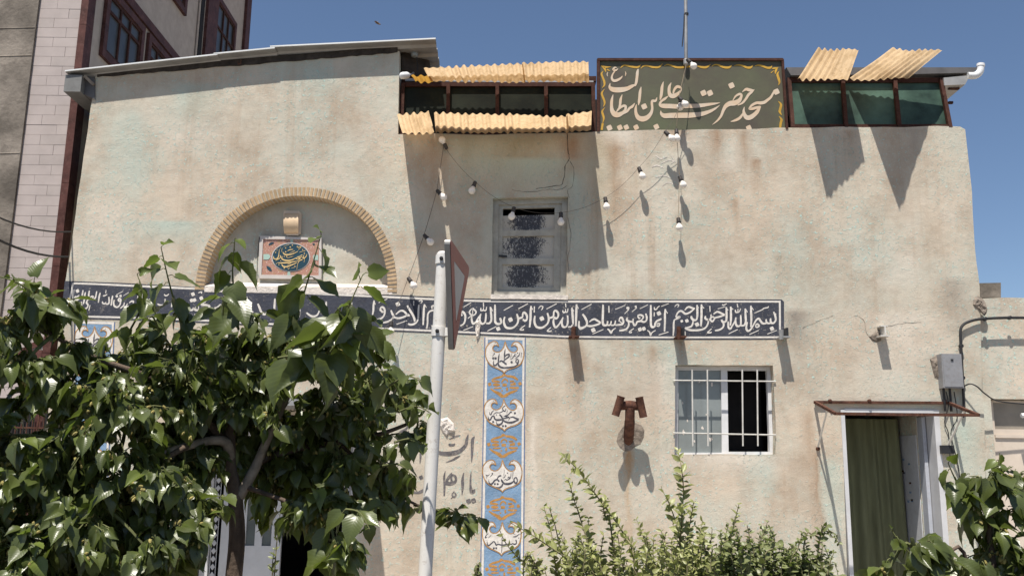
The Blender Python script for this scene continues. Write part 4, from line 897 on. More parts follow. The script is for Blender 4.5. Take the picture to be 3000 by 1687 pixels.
# ------------------------------------------------------------------ upper window
def quad_prism(q, y0, y1, name, matn, parent):
    return MB().prism([Vector((p.x, y0, p.z)) for p in q], (0, y1 - y0, 0)).build(name, matn, parent)
def bil(q, u, v_):          # q: tl, tr, br, bl
    return q[0].lerp(q[1], u).lerp(q[3].lerp(q[2], u), v_)
def uvquad(name, q, Y, matn, parent):
    me = bpy.data.meshes.new(name); vs = [Vector((p.x, Y, p.z)) for p in q]
    me.from_pydata([tuple(v_) for v_ in vs], [], [(0, 3, 2, 1)]); uvl = me.uv_layers.new(name="UVMap")
    for li, uv in zip(range(4), ((0, 1), (0, 0), (1, 0), (1, 1))): uvl.data[li].uv = uv
    me.materials.append(MATS[matn]); return link(name, me, parent)
def rect_of(q, u0, v0, u1, v1): return [bil(q, u0, v0), bil(q, u1, v0), bil(q, u1, v1), bil(q, u0, v1)]
q = win_up
wf = MB().slab([[Vector((p.x, 0.06, p.z)) for p in rect_of(q, 0.0, 0.0, 1, 1)], [Vector((p.x, 0.06, p.z)) for p in rect_of(q, 0.075, 0.05, 0.925, 0.945)][::-1]], (0, 0.10, 0)).build("window", "window_paint", mosque)
MB().slab([[Vector((p.x, 0.085, p.z)) for p in rect_of(q, 0.07, 0.045, 0.93, 0.95)]] + [[Vector((p.x, 0.085, p.z)) for p in rect_of(q, 0.135, a, 0.83, b)][::-1] for a, b in ((0.085, 0.315), (0.375, 0.605), (0.665, 0.90))], (0, 0.04, 0)).build("sash", "window_paint", wf)
for (a, b, u1) in ((0.155, 0.315, 0.83), (0.375, 0.605, 0.83), (0.665, 0.90, 0.83)):
    uvquad("pane", rect_of(q, 0.135, a, u1, b), 0.11, "whitewashed_pane", wf)
MB().bar(bil(q, 0.09, 0.58) + Vector((0, 0.075, 0)), bil(q, 0.2, 0.585) + Vector((0, 0.075, 0)), 0.018, 0.018).build("latch", "black_plastic", wf)
sl0 = rect_of(q, -0.01, 0.99, 1.02, 1.035)
MB().prism([Vector((p.x, -0.012, p.z)) for p in jitter_line(sl0 + [sl0[0]], 0.07, 0.012, 6)[:-1]], (0, 0.16, 0)).build("sill", "fresh_plaster", wf)

# barred window
q = win_gr
gw = MB().slab([[Vector((p.x, 0.10, p.z)) for p in rect_of(q, 0.0, 0.0, 1, 1)], [Vector((p.x, 0.10, p.z)) for p in rect_of(q, 0.05, 0.045, 0.49, 0.975)][::-1], [Vector((p.x, 0.10, p.z)) for p in rect_of(q, 0.555, 0.045, 0.965, 0.965)][::-1]], (0, 0.06, 0)).build("window", "window_white", mosque)
quad_prism(rect_of(q, 0.045, 0.04, 0.495, 0.98), 0.125, 0.131, "pane", "glass_grey", gw)
for (u, v_, r_) in ((0.11, 0.75, 0.020), (0.15, 0.62, 0.012), (0.30, 0.70, 0.016), (0.38, 0.83, 0.022), (0.22, 0.85, 0.012), (0.40, 0.20, 0.018), (0.27, 0.17, 0.014), (0.10, 0.42, 0.010), (0.34, 0.55, 0.009)):
    c_ = bil(q, u, v_); pts = [(c_.x + r_ * math.cos(a) * rnd.uniform(0.4, 1.0), 0.1235, c_.z + r_ * math.sin(a) * rnd.uniform(0.6, 1.6)) for a in [k * 0.785 for k in range(8)]]
    MB().prism(pts, (0, 0.001, 0)).build("plaster_splash", "fresh_plaster", gw)
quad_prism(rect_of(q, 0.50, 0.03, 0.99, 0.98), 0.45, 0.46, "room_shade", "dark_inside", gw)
for cx in (1250, 1420, 1810, 1977):
    a = S(1700 + cx * 0.2622, 1020 + 238 * 0.2622, -0.03); b = S(1700 + (cx + 8) * 0.2622, 1020 + 1090 * 0.2622, -0.03)
    MB().tube([a, b], 0.0075, 8).build("bar", "bar_white", gw)
for cy, dy in ((358, 12), (945, 22)):
    a = S(1700 + 1040 * 0.2622, 1020 + cy * 0.2622, -0.012); b = S(1700 + 2185 * 0.2622, 1020 + (cy + dy) * 0.2622, -0.012)
    MB().tube([a, b], 0.007, 8).build("bar", "bar_white", gw)

# ------------------------------------------------------------------ side door with curtain
tl, tr_, br, bl = door_hole
dj = MB().box((tl.x - 0.012, -0.01, 0.02), (tl.x + 0.025, 0.2, tl.z)).box((tr_.x - 0.04, -0.006, 0.02), (tr_.x + 0.012, 0.285, tr_.z)).box((tl.x + 0.026, -0.008, tl.z - 0.03), (tr_.x - 0.041, 0.2, tl.z + 0.012)).build("door_frame", "door_white", mosque)
cv = []; nx_, nz_ = 60, 14; cx0, cx1 = V(2100, 1040, 0.62).x, V(2256, 1040, 0.62).x
for j in range(nz_ + 1):
    for i in range(nx_ + 1):
        u = i / nx_; z = tl.z - 0.05 - (tl.z - 0.1) * j / nz_
        cv.append((cx0 + (cx1 - cx0) * u + 0.05 * (j / nz_) * u, 0.62 + 0.03 * math.sin(u * 31 + 0.6 * math.sin(u * 9)) * (0.6 + 0.4 * j / nz_) + 0.012 * noise.noise(Vector((u * 5, j * 0.2, 1))), z))
me = bpy.data.meshes.new("curtain"); me.from_pydata(cv, [], [(j * (nx_ + 1) + i, j * (nx_ + 1) + i + 1, (j + 1) * (nx_ + 1) + i + 1, (j + 1) * (nx_ + 1) + i) for j in range(nz_) for i in range(nx_)])
for p in me.polygons: p.use_smooth = True
me.materials.append(MATS["curtain_green"]); co = link("door_curtain", me); tag(co, "heavy olive curtain hanging in the side doorway", "curtain")
# open door leaf turned inward behind the curtain edge
lx = tr_.x - 0.085
dl = MB().box((lx, 0.17, 0.04), (lx + 0.035, 1.02, tl.z - 0.05)).build("door_leaf", "door_metal", mosque)
def on_leaf(u, z, d=0.0): return Vector((lx - d, 0.17 + 0.85 * u, z))
MB().prism([on_leaf(0.16, 0.2, 0.012), on_leaf(0.74, 0.2, 0.012), on_leaf(0.74, tl.z - 0.22, 0.012), on_leaf(0.16, tl.z - 0.22, 0.012)], (0.011, 0, 0)).build("door_panel", "panel_grey", dl)
for k in range(9):
    u, z = rnd.uniform(0.25, 0.65), rnd.uniform(1.2, 1.75)
    MB().prism([on_leaf(u, z, 0.016), on_leaf(u + 0.05, z, 0.016), on_leaf(u + 0.05, z + 0.018, 0.016), on_leaf(u, z + 0.018, 0.016)], (0.003, 0, 0)).build("sticker", rnd.choice(["paint_blue", "rust", "paint_slate"]), dl)

# rusty canopy frame over the side door
cf = empty("canopy_frame", V(2230, 1010, 0), "empty rusty angle-iron canopy frame projecting over the side door", "canopy")
YF = -0.56
c0, c1, c2, c3 = V(2050, 1011, -0.02), V(2387, 1013, -0.02), V(2462, 1044, YF), V(2102, 1040, YF)
for a, b in ((c0, c1), (c1, c2), (c2, c3), (c3, c0)): MB().bar(a, b, 0.026, 0.026).build("rail", "rust", cf)
MB().bar(V(2057, 1126, -0.01), c0.lerp(c3, 0.62), 0.014, 0.014).build("strut", "bar_white", cf)
MB().bar(V(2381, 1128, -0.01), c1.lerp(c2, 0.55), 0.016, 0.016).build("strut", "bar_white", cf)
for px in (2087, 2186, 2376):
    MB().lathe(V(px, 1008, -0.02), (0, -1, 0), [(0, 0.018), (0.02, 0.018), (0.03, 0.008)], 8).build("bolt", "rust", cf)
MB().lathe(V(2057, 1128, -0.0), (0, -1, 0), [(0, 0.02), (0.025, 0.018), (0.03, 0.008)], 8).build("bolt", "rust", cf)

# ------------------------------------------------------------------ main entrance behind the mulberry tree
e0, e1 = en[0].x, en[1].x; et = en[0].z
ent = MB().box((e0 + 0.02, 0.20, 0.02), (e0 + 0.10, 0.26, et - 0.02)).box((e1 - 0.10, 0.20, 0.02), (e1 - 0.02, 0.26, et - 0.02)).box((e0 + 0.101, 0.20, et - 0.10), (e1 - 0.101, 0.26, et - 0.02)).build("door_frame", "door_white", mosque)
for (xa, s_) in ((e0 + 0.115, 1), (e1 - 0.165, 1)):
    z = 0.1
    MB().box((xa, 0.235, 0.05), (xa + 0.05, 0.24, et - 0.12)).build("grille_back", "dark_inside", ent)
    MB().box((xa - 0.006, 0.225, 0.05), (xa, 0.234, et - 0.12)).box((xa + 0.05, 0.225, 0.05), (xa + 0.056, 0.234, et - 0.12)).build("grille_edge", "door_white", ent)
    while z < et - 0.2:
        MB().prism([(xa + 0.025, 0.222, z), (xa + 0.049, 0.222, z + 0.03), (xa + 0.025, 0.222, z + 0.06), (xa + 0.001, 0.222, z + 0.03)], (0, 0.01, 0)).build("grille_diamond", "door_white", ent)
        z += 0.074
lx0, lx1 = V(552, 1400, 0.22).x, V(705, 1400, 0.22).x
MB().slab([[(lx0, 0.21, 0.03), (lx1, 0.21, 0.03), (lx1, 0.21, et - 0.11), (lx0, 0.21, et - 0.11)]] + [[(lx0 + a, 0.21, 0.85), (lx0 + a, 0.21, et - 0.25), (lx0 + a + 0.09, 0.21, et - 0.25), (lx0 + a + 0.09, 0.21, 0.85)] for a in (0.08, 0.24, 0.40)], (0, 0.04, 0)).build("entrance_leaf", "door_white", ent)
for a in (0.08, 0.24, 0.40): MB().box((lx0 + a - 0.005, 0.23, 0.845), (lx0 + a + 0.095, 0.236, et - 0.245)).build("pane", "glass_slot", ent)
MB().box((e0 - 0.12, -0.62, et + 0.05), (e1 + 0.06, -0.004, et + 0.11)).build("door_hood", "grey_metal", mosque)

# ------------------------------------------------------------------ fittings on the wall
# beam stubs that once carried a banner
def stub(x, y, h, label, matn="rust", wd=0.05, flip=1):
    e = empty("beam_stub", V(x, y + h / 2, 0), label, "bracket", "iron stubs along the inscription band")
    a, b = V(x - 5, y + h * 0.45, 0), V(x - 5, y - h * 0.5, 0)
    MB().box((a.x - wd, -0.16, a.z), (a.x + wd, 0.02, a.z + 0.012)).build("plate", matn, e)
    shade_auto(MB().tube([V(x - 5, y + h * 0.45, -0.14), V(x - 4, y - h * 0.5, -0.15)], 0.022, 12, caps=False).tube([V(x - 4, y - h * 0.5, -0.15), V(x - 5, y + h * 0.45, -0.14)], 0.018, 12, caps=False).build("pipe", matn, e))
    MB().box((a.x + 0.02, -0.12, a.z + 0.013), (a.x + 0.04, 0.02, a.z + 0.10)).build("web", "black_plastic", e)
stub(1447, 838, 32, "rusty stub with open pipe on the band, under the upper window's right side")
stub(1712, 838, 34, "rusty stub with open pipe on the band, above the barred window's left corner")
stub(1970, 842, 26, "dark iron stub at the right end of the inscription band", "grey_metal")
e = empty("beam_end", V(2215, 850, 0), "pale I-beam end sticking out of cracked plaster above the side door", "bracket")
a = V(2215, 850, 0)
MB().box((a.x - 0.045, -0.12, a.z), (a.x + 0.045, 0.02, a.z + 0.012)).build("lower_flange", "bar_white", e)
MB().box((a.x - 0.03, -0.10, a.z + 0.10), (a.x + 0.04, 0.02, a.z + 0.112)).build("upper_flange", "bar_white", e)
MB().box((a.x + 0.002, -0.11, a.z + 0.0125), (a.x + 0.014, 0.02, a.z + 0.0995)).build("web", "bar_white", e)
lump("broken_plaster", [(2545, 985), (2556, 978), (2568, 968), (2576, 964), (2580, 978), (2582, 998), (2570, 1002), (2555, 998)], "broken_plaster", 0.010, 6)

# flue cowl
fc = empty("flue_cowl", S(1842, 1313, 0), "rusty double flue cowl on a bent spiral pipe jutting from the wall", "flue")
def Cc(cx, cy, Y): return S(1700 + cx * 0.2622, 1020 + cy * 0.2622, Y)
YT = -0.20
st_pts = [Cc(535, 1040, 0.02), Cc(545, 985, -0.05), Cc(550, 930, -0.12), Cc(552, 860, -0.17), Cc(554, 770, -0.19), Cc(556, 660, YT)]
shade_auto(MB().tube(smooth3(st_pts, 5), [0.046] * 26, 16).build("stem", "rust", fc))
cr = MB()
for k in range(9):
    f = k / 8; p = Cc(540 + 12 * f, 1000 - 170 * f, -0.035 - 0.13 * f); p2 = p + Vector((0, -0.006, 0.014))
    cr.tube([p, p2], 0.050, 16)
shade_auto(cr.build("spiral_rib", "rust", fc))
shade_auto(MB().tube([Cc(430, 655, YT), Cc(470, 640, YT), Cc(560, 635, YT), Cc(650, 645, YT), Cc(690, 665, YT)], [0.036, 0.042, 0.045, 0.042, 0.036], 16).build("crossbar", "rust", fc))
for (a, b) in (((457, 535), (392, 752)), ((658, 545), (706, 770))):
    pa, pb = Cc(a[0], a[1], YT - 0.05), Cc(b[0], b[1], YT - 0.03); d = (pb - pa)
    o = MB().tube([pa, pa + d * 0.06, pb - d * 0.06, pb], [0.039, 0.037, 0.037, 0.039], 16, caps=False).tube([pb, pa], 0.033, 16, caps=False).build("side_pipe", "rust", fc); shade_auto(o)
    MB().tube([pa, pa + d * 0.03], 0.0405, 16, caps=False).build("pipe_lip", "rust", fc); 
lump("broken_plaster", [(1806, 1292), (1812, 1268), (1826, 1248), (1842, 1242), (1862, 1238), (1880, 1246), (1888, 1260), (1886, 1280), (1876, 1300), (1860, 1308), (1848, 1320), (1832, 1322), (1816, 1310)], "broken_plaster", 0.006, 9)

# wall lamp in the niche
wl_ = empty("bulkhead_lamp", S(857, 690, 0.16), "beige bulkhead wall lamp above the printed panel in the niche", "lamp")
YN = 0.165
ba = [S(835, 620, YN), S(878, 620, YN), S(884, 628, YN), S(882, 685, YN), S(874, 692, YN), S(842, 692, YN), S(836, 684, YN), S(832, 630, YN)]
MB().prism(ba, (0, -0.03, 0)).build("base_plate", "lamp_base", wl_)
vs = []; n = 14
for i in range(n + 1):
    f = i / n; y = 625 + 60 * f; b = 0.065 * math.sin(math.pi * min(1, 0.12 + f * 0.88)) ** 0.6
    vs += [S(833 + 1.5 * math.sin(f * 3.14) * -2, y, YN - 0.032 - b), S(874, y, YN - 0.032 - b), S(874, y, YN - 0.03), S(833, y, YN - 0.03)]
fs = []
for i in range(n):
    a, b = 4 * i, 4 * (i + 1); fs += [(a, a + 1, b + 1, b), (a + 1, a + 2, b + 2, b + 1), (a + 3, a, b, b + 3)]
fs += [(0, 3, 2, 1), (4 * n, 4 * n + 1, 4 * n + 2, 4 * n + 3)]
shade_auto(MB().add(vs, fs).build("cover", "lamp_beige", wl_), 50)

# printed panel in the niche
pn = empty("printed_panel", S(845, 815, 0.16), "framed flowered panel with dark oval of gold calligraphy in the niche", "sign")
G_ = (750, 680, 0.1035)
def Gp(x, y, Y): return S(750 + x * 0.1035, 680 + y * 0.1035, Y)
YP = 0.135
out_ = [(100, 105), (1850, 160), (1850, 1330), (70, 1305)]; inn = [(200, 195), (1790, 215), (1770, 1225), (150, 1205)]
MB().slab([[Gp(x, y, YP - 0.01) for x, y in out_], [Gp(x, y, YP - 0.01) for x, y in inn][::-1]], (0, 0.035, 0)).build("panel_frame", "panel_pale", pn)
MB().prism([Gp(x, y, YP) for x, y in [(180, 180), (1800, 200), (1790, 1240), (130, 1220)]], (0, 0.02, 0)).build("panel_field", "printed_flowers", pn)
ov = Paint(YP - 0.003); ov.poly([(750 + (985 + 548 * math.cos(a * 0.1309)) * 0.1035, 680 + (710 + 410 * math.sin(a * 0.1309)) * 0.1035) for a in range(48)]); ov.build("oval_rim", "panel_pale", pn)
ov = Paint(YP - 0.006); ov.poly([(750 + (985 + 520 * math.cos(a * 0.1309)) * 0.1035, 680 + (710 + 386 * math.sin(a * 0.1309)) * 0.1035) for a in range(48)]); ov.build("oval_ground", "panel_teal", pn)
for one in "*210 700 150 350 700 150 400 710 40|*1010 195 100 1010 290 60|*930 1220 100 930 1110 60|*1760 720 150 1620 715 140".split("|"):
    mt_ = Paint(YP - 0.003); mt_.strokes(G_, one); mt_.build("mint_cusp", "panel_mint", pn)
for one in "*360 360 30 430 320 60 510 300 20|*300 960 20 370 1030 90 440 1100 30|*1600 330 30 1660 350 50".split("|"):
    dk = Paint(YP - 0.003); dk.strokes(G_, one); dk.build("dark_motif", "panel_teal", pn)
gd = Paint(YP - 0.009); gd.heavy = 0.72
gd.strokes(G_, """*757 556 16 800 620 50 900 640 56 1050 610 36 1190 540 18|*740 680 18 738 760 46 850 800 56 1000 790 42 1200 700 22 1312 640 30|*598 862 12 700 872 46 900 862 50 1100 830 32 1205 818 16|*728 900 18 760 960 46 860 980 52 1000 932 42 1152 868 26|*500 680 16 500 740 40 560 762 42 632 700 36 662 476 12|*680 660 42 692 720 32 556 812 8|*722 560 14 742 446 14|*888 532 12 960 500 42 1052 488 18
|*1200 500 20 1282 410 20 1180 440 30|*1230 572 14 1402 518 18|*1442 618 14 1410 700 32 1330 742 42 1362 640 18|*1310 780 42 1230 810 32 1180 900 16 1154 1062 10|*1372 740 14 1360 852 12|*950 590 10 1100 528 26|*780 412 8 942 348 14|*1180 690 30 1240 720 30 1310 690 22|*1000 700 24 1050 680 24 870 740 10|*1130 760 24 1260 740 30 1180 790 24|*640 740 16 560 800 10|*880 920 10 990 880 24|*1000 1020 10 1130 980 14""")
gd.strokes(G_, "d 840 560 22 870 690 22 1030 370 18 1170 410 20 800 1015 22 1100 960 16 645 920 18 700 810 14 575 890 14 970 425 24 1320 495 18 1370 600 20 800 690 16 555 575 18 840 450 18|*898 1008 12 920 1045 16 952 1003 10|*690 430 14 700 470 10|*590 530 14 600 480 10")
gd.build("lettering", "panel_gold", pn)
MB().tube([S(760, 694, 0.12), S(754, 760, 0.13), S(753, 835, 0.02)], 0.004, 5).build("hanging_wire", "black_cable", pn)

# ------------------------------------------------------------------ strings of bulbs
def bulb(parent, x, y, tx, ty, Y, small=1.0):
    """socket foot at (tx, ty), globe centre at (x, y), overview pixels"""
    p = V(tx, ty, Y); c = V(x, y, Y - 0.01); d = (c - p); d.normalize(); r = 0.036 * small; l = 0.104; p = c - d * l
    b = MB().lathe(c - d * (r + 0.012), d, [(0.0, 0.015), (0.007, 0.0195), (0.013, 0.0205)] + [(r + 0.012 - r * math.cos(a), r * math.sin(a)) for a in [R(33 + 147 * k / 11) for k in range(12)]], 18).build("bulb", "bulb_glass", parent); shade_auto(b, 60)
    sk = MB().lathe(p, d, [(-0.006, 0.010), (0.0, 0.019), (0.03, 0.0205), (l - r - 0.016, 0.0235), (l - r - 0.012, 0.020)], 12).build("socket", "bulb_socket", b); shade_auto(sk, 50)
    return p
def string(name, label, bulbs, extra_first, extra_last, cablemat, sag=0.03, r=0.0028):
    e = empty(name, V(bulbs[0][0], bulbs[0][1], bulbs[0][4]), label, "string lights", "strings of bulbs across the facade")
    pts = [V(*p) for p in extra_first]
    for b in bulbs: pts.append(bulb(e, *b))
    pts += [V(*p) for p in extra_last]
    path = []
    for i in range(len(pts) - 1):
        for k in range(5):
            f = k / 5; p = pts[i].lerp(pts[i + 1], f); p.z -= sag * 4 * f * (1 - f) * 0.5; path.append(p)
    path.append(pts[-1]); MB().tube(path, r, 5).build("cable", cablemat, e); return e
string("light_string", "string of bulbs swagging right past the upper window and up to the mast",
       [(1187, 480, 1194, 462, -0.05), (1287, 545, 1292, 527, -0.06), (1411, 559, 1411, 540, -0.05), (1526, 521, 1523, 502, -0.10), (1616, 444, 1609, 427, -0.10), (1690, 349, 1677, 336, -0.14)],
       [(1116, 366, -0.03)], [(1712, 262, -0.18), (1727, 158, -0.10)], "wire_dark", 0.06, 0.0019)
string("light_string", "string of bulbs falling left from under the sheets towards the tree",
       [(1116, 496, 1105, 485, -0.06), (1083, 609, 1073, 598, -0.06), (1041, 719, 1032, 706, -0.08), (983, 835, 984, 815, -0.14), (897, 913, 897, 896, -0.16)],
       [(1116, 366, -0.03)], [(860, 985, -0.16)], "wire_dark", 0.02)
string("light_string", "string of bulbs hanging straight down from the mast over the name board",
       [(1745, 167, 1733, 154, -0.14), (1724, 263, 1712, 250, -0.18), (1703, 349, 1702, 333, -0.12), (1719, 466, 1712, 450, -0.09), (1709, 573, 1707, 556, -0.10)],
       [(1727, 156, -0.08)], [], "wire_tan", 0.01)
lb_ = empty("loose_bulb", V(1112, 352, -0.03), "single bulb turned upward on the plaster just under the lower sheets", "bulb")
bulb(lb_, 1112, 352, 1121, 369, -0.05)
lb2 = empty("loose_bulb", V(1712, 268, -0.12), "grey bulb hanging close behind another on the name board", "bulb")
bulb(lb2, 1711, 270, 1712, 252, -0.12)

# ------------------------------------------------------------------ tall neighbour on the left
YTB = 0.35
X0 = V(205, 150, YTB).x                      # corner between street face and side face
XLt = V(62, 300, YTB).x                      # left edge of the tiled street face
HT = 16.0
tb = empty("apartment_building", (X0 - 1.2, YTB + 2, 0), "tall apartment block with pale stone tiles and dark red marble trim", "building")
far = SX(733, 0, X0)                         # far corner of the side face
YFAR = far.y
sw_ = MB().box((XLt + 0.002, YTB + 0.04, 0), (X0 - 0.02, YFAR, HT)).build("wall", "granite_side", tb)
MB().box((XLt, YTB + 0.022, 0.4), (X0 - 0.07, YTB + 0.039, HT)).build("tile_bed", "tile_joint", tb)
# stone tiles, course by course
z = 0.9; k = 0; face = X0 - 0.07 - XLt
tA = None
hh = 0.112
while z < 8.6:
    cut = 0.42 + (0.28 if k % 2 else 0) + rnd.uniform(-0.05, 0.05)
    for (u0, u1) in ((0, cut), (cut, 1)):
        pr = YTB + 0.012 - rnd.random() * 0.003
        MB().box((XLt + face * u0 + 0.0015, pr, z + 0.0015), (XLt + face * u1 - 0.0015, YTB + 0.0215, z + hh - 0.0015)).build("tile", rnd.choice(["stone_tile", "stone_tile", "stone_tile_warm"]), tb)
    z += hh; k += 1
# red marble corner trim in lengths
z = 0.0
while z < 9.0:
    MB().box((X0 - 0.068, YTB - 0.004, z + 0.002), (X0 + 0.012, YTB + 0.16, z + 0.9)).build("corner_marble", "red_marble", tb); z += 0.902
# band and window trim on the side face
def side_poly(pts, x0, x1, name, matn, parent):
    q = [SX(px, py, X0) for px, py in pts]
    return MB().prism([Vector((x0, p.y, p.z)) for p in q], (x1 - x0, 0, 0)).build(name, matn, parent)
def c1(x, y): return (x / 3.22, y / 3.22)
def side_rect(p_tl, p_br_y, p_tr):           # upright rectangle from photograph points: top-left, bottom (y only at left edge), right edge point
    a = SX(*p_tl, X0); b = SX(*p_br_y, X0); r_ = SX(*p_tr, X0)
    return a.y, r_.y, b.z, a.z
def side_box(y0, y1, z0, z1, x0, x1, name, matn, parent):
    return MB().box((X0 + x0, y0, z0), (X0 + x1, y1, z1)).build(name, matn, parent)
def side_window(y0, y1, z0, z1, name="window", curtain=False):
    tr = 0.085
    f = MB()
    f.box((X0 - 0.018, y0, z1 - tr), (X0 + 0.025, y1, z1)); f.box((X0 - 0.018, y0, z0), (X0 + 0.025, y1, z0 + tr)); f.box((X0 - 0.018, y0, z0 + tr), (X0 + 0.024, y0 + tr, z1 - tr)); f.box((X0 - 0.018, y1 - tr, z0 + tr), (X0 + 0.024, y1, z1 - tr))
    o = f.build(name, "red_marble", tb)
    a0, a1, b0, b1 = y0 + tr, y1 - tr, z0 + tr, z1 - tr
    side_box(a0, a1, b0, b1, -0.016, -0.010, "pane", "glass_blue", o)
    zt = b0 + (b1 - b0) * 0.70
    m_ = MB(); wd = 0.035
    for ys in (a0 + wd / 2, a0 + (a1 - a0) * 0.36, a0 + (a1 - a0) * 0.66, a1 - wd / 2): m_.box((X0 - 0.010, ys - wd / 2, b0), (X0 + 0.010, ys + wd / 2, b1))
    m_.build("mullion", "rust_frame", o)
    MB().box((X0 - 0.009, a0, zt), (X0 + 0.012, a1, zt + wd)).build("transom", "rust_frame", o)
    MB().box((X0 - 0.009, a0, b0), (X0 + 0.012, a1, b0 + wd)).build("sash_rail", "rust_frame", o); MB().box((X0 - 0.009, a0, b1 - wd), (X0 + 0.012, a1, b1)).build("sash_rail", "rust_frame", o)
    return o
wbl = SX(*c1(945, 520), X0); wtr = SX(*c1(1360, 265), X0); wbr = SX(*c1(1325, 585), X0)
side_window(wbl.y, wtr.y, wbl.z, wtr.z)
w2l = SX(*c1(1400, 310), X0)
side_window(w2l.y, w2l.y + (wtr.y - wbl.y) * 0.8, wbl.z, w2l.z)
ba_ = SX(*c1(1330, 100), X0); bb_ = SX(*c1(1290, 120), X0)
side_box(YTB + 0.165, YFAR - 0.02, ba_.z - 0.12, ba_.z, -0.01, 0.022, "floor_band", "red_marble", tb)
w3 = SX(*c1(1745, 155), X0)
side_window(w3.y - 1.5, w3.y, w3.z, w3.z + 1.5)
wb4 = SX(*c1(2225, 240), X0); wl4 = SX(*c1(2040, 20), X0)
side_window(wl4.y, wb4.y, wb4.z - 1.55, wb4.z + 0.02)
r0, r1 = SX(*c1(1870, 200), X0), SX(*c1(1985, 300), X0)
side_box(r0.y, r1.y, wb4.z - 1.7, wb4.z + 3.2, -0.01, 0.004, "shaft_recess", "granite_side", tb)
side_box(r0.y + 0.05, r1.y - 0.35, wb4.z - 1.5, wb4.z + 0.55, 0.0, 0.012, "shaft_window", "dark_inside", tb)
side_box(r1.y - 0.30, r1.y + 0.1, wb4.z - 1.7, wb4.z + 3.2, -0.01, 0.05, "shaft_pier", "red_marble", tb)
side_box(YFAR - 0.22, YFAR + 0.02, 0, 13, -0.02, 0.03, "end_pilaster", "red_marble", tb)
# street window with iron bars low on the left
gz0, gz1 = V(60, 1118, YTB).z, V(60, 1038, YTB).z
gx0, gx1 = V(-30, 1080, YTB).x, V(133, 1080, YTB).x
gwn = MB().box((gx0, YTB - 0.003, gz0), (gx1, YTB + 0.010, gz1)).build("street_window", "dark_inside", tb)
x = gx0 + 0.02
while x < gx1:
    MB().tube([(x, YTB - 0.04, gz0 - 0.01), (x, YTB - 0.04, gz1)], 0.006, 5).build("window_bar", "rust", gwn); x += 0.055
MB().box((gx0, YTB - 0.048, gz0 + 0.0), (gx1, YTB - 0.034, gz0 + 0.014)).box((gx0, YTB - 0.048, gz0 + 0.16), (gx1, YTB - 0.034, gz0 + 0.174)).build("bar_rail", "rust", gwn)
zz = V(90, 905, YTB).z; zz2 = V(90, 880, YTB).z
MB().box((XLt - 0.02, YTB - 0.006, zz), (X0 - 0.07, YTB + 0.011, zz2)).build("marble_course", "red_marble", tb)
zc = V(90, 862, YTB).z
MB().prism([(X0 - 0.30, YTB - 0.004, zz2 + 0.002), (X0 - 0.08, YTB - 0.004, zc + 0.06), (X0 - 0.08, YTB - 0.004, zc - 0.02), (X0 - 0.2, YTB - 0.004, zz2 + 0.002)], (0, 0.012, 0)).build("marble_chevron", "red_marble", tb)
# rough blind wall further left
rw = empty("blind_wall", (XLt - 2, YTB, 0), "rough dark cement gable wall at the left edge of the view", "wall")
MB().prism([V(98, 0, YTB - 0.02) + Vector((0, 0, 5)) + Vector((0.04, 0, 0)), V(98, 0, YTB - 0.02), V(15, 680, YTB - 0.02), Vector((V(15, 680, YTB - 0.02).x - 0.04, YTB - 0.02, 0)), Vector((XLt - 5, YTB - 0.02, 0)), Vector((XLt - 5, YTB - 0.02, 13))], (0, 3.0, 0)).build("cement_face", "concrete_rough", rw)
for yy in (70, 140, 385):
    a, b = V(-80, yy + 4, YTB - 0.02), V(96 - yy * 0.12, yy, YTB - 0.02)
    MB().tube([a.lerp(b, k / 12) + Vector((0, 0.006, noise.noise(Vector((k, yy, 1))) * 0.02)) for k in range(13)], 0.012, 5).build("cement_ridge", "concrete_rough", rw)

# ------------------------------------------------------------------ low neighbour on the right
YN2 = 0.06
nw = empty("neighbour_wall", V(2530, 1300, YN2), "low plastered wall at the right edge with broken corner and cables", "wall")
nx0 = WR - 0.30; ntop = V(2530, 748, YN2).z
gx0_, gtop = V(2492, 1003, YN2).x, V(2530, 1003, YN2).z
loop = [Vector((nx0, YN2, 0)), Vector((gx0_, YN2, 0)), Vector((gx0_, YN2, gtop)), Vector((gx0_ + 2.6, YN2, gtop)), Vector((gx0_ + 2.6, YN2, 0)), Vector((gx0_ + 5, YN2, 0))] + jitter_line([Vector((gx0_ + 5, YN2, ntop)), V(2576, 750, YN2), V(2520, 747, YN2), V(2466, 750, YN2), Vector((nx0, YN2, ntop - 0.25))], 0.1, 0.012, 9)
MB().slab([loop], (0, 0.25, 0)).build("plaster_face", "stucco_side", nw)
MB().prism([V(2466, 748, 0.35), V(2466, 712, 0.35), V(2518, 711, 0.35), V(2518, 748, 0.35)], (0, 1.2, 0)).build("cement_block", "concrete_rough", nw)
gt_ = empty("metal_gate", Vector((gx0_ + 1.2, YN2 + 0.1, 0)), "cream metal gate with cloudy upper panel at the right edge", "gate")
MB().slab([[Vector((gx0_ + 0.005, YN2 + 0.08, 0.02)), Vector((gx0_ + 2.59, YN2 + 0.08, 0.02)), Vector((gx0_ + 2.59, YN2 + 0.08, gtop - 0.01)), Vector((gx0_ + 0.005, YN2 + 0.08, gtop - 0.01))],
           [Vector((gx0_ + 0.06, YN2 + 0.08, V(2530, 1078, YN2).z)), Vector((gx0_ + 0.06, YN2 + 0.08, gtop - 0.03)), Vector((gx0_ + 2.53, YN2 + 0.08, gtop - 0.03)), Vector((gx0_ + 2.53, YN2 + 0.08, V(2530, 1078, YN2).z))]], (0, 0.05, 0)).build("gate_leaf", "gate_cream", gt_)
MB().box((gx0_ + 0.05, YN2 + 0.10, V(2530, 1080, YN2).z), (gx0_ + 2.54, YN2 + 0.106, gtop - 0.028)).build("pane", "gate_glass", gt_)
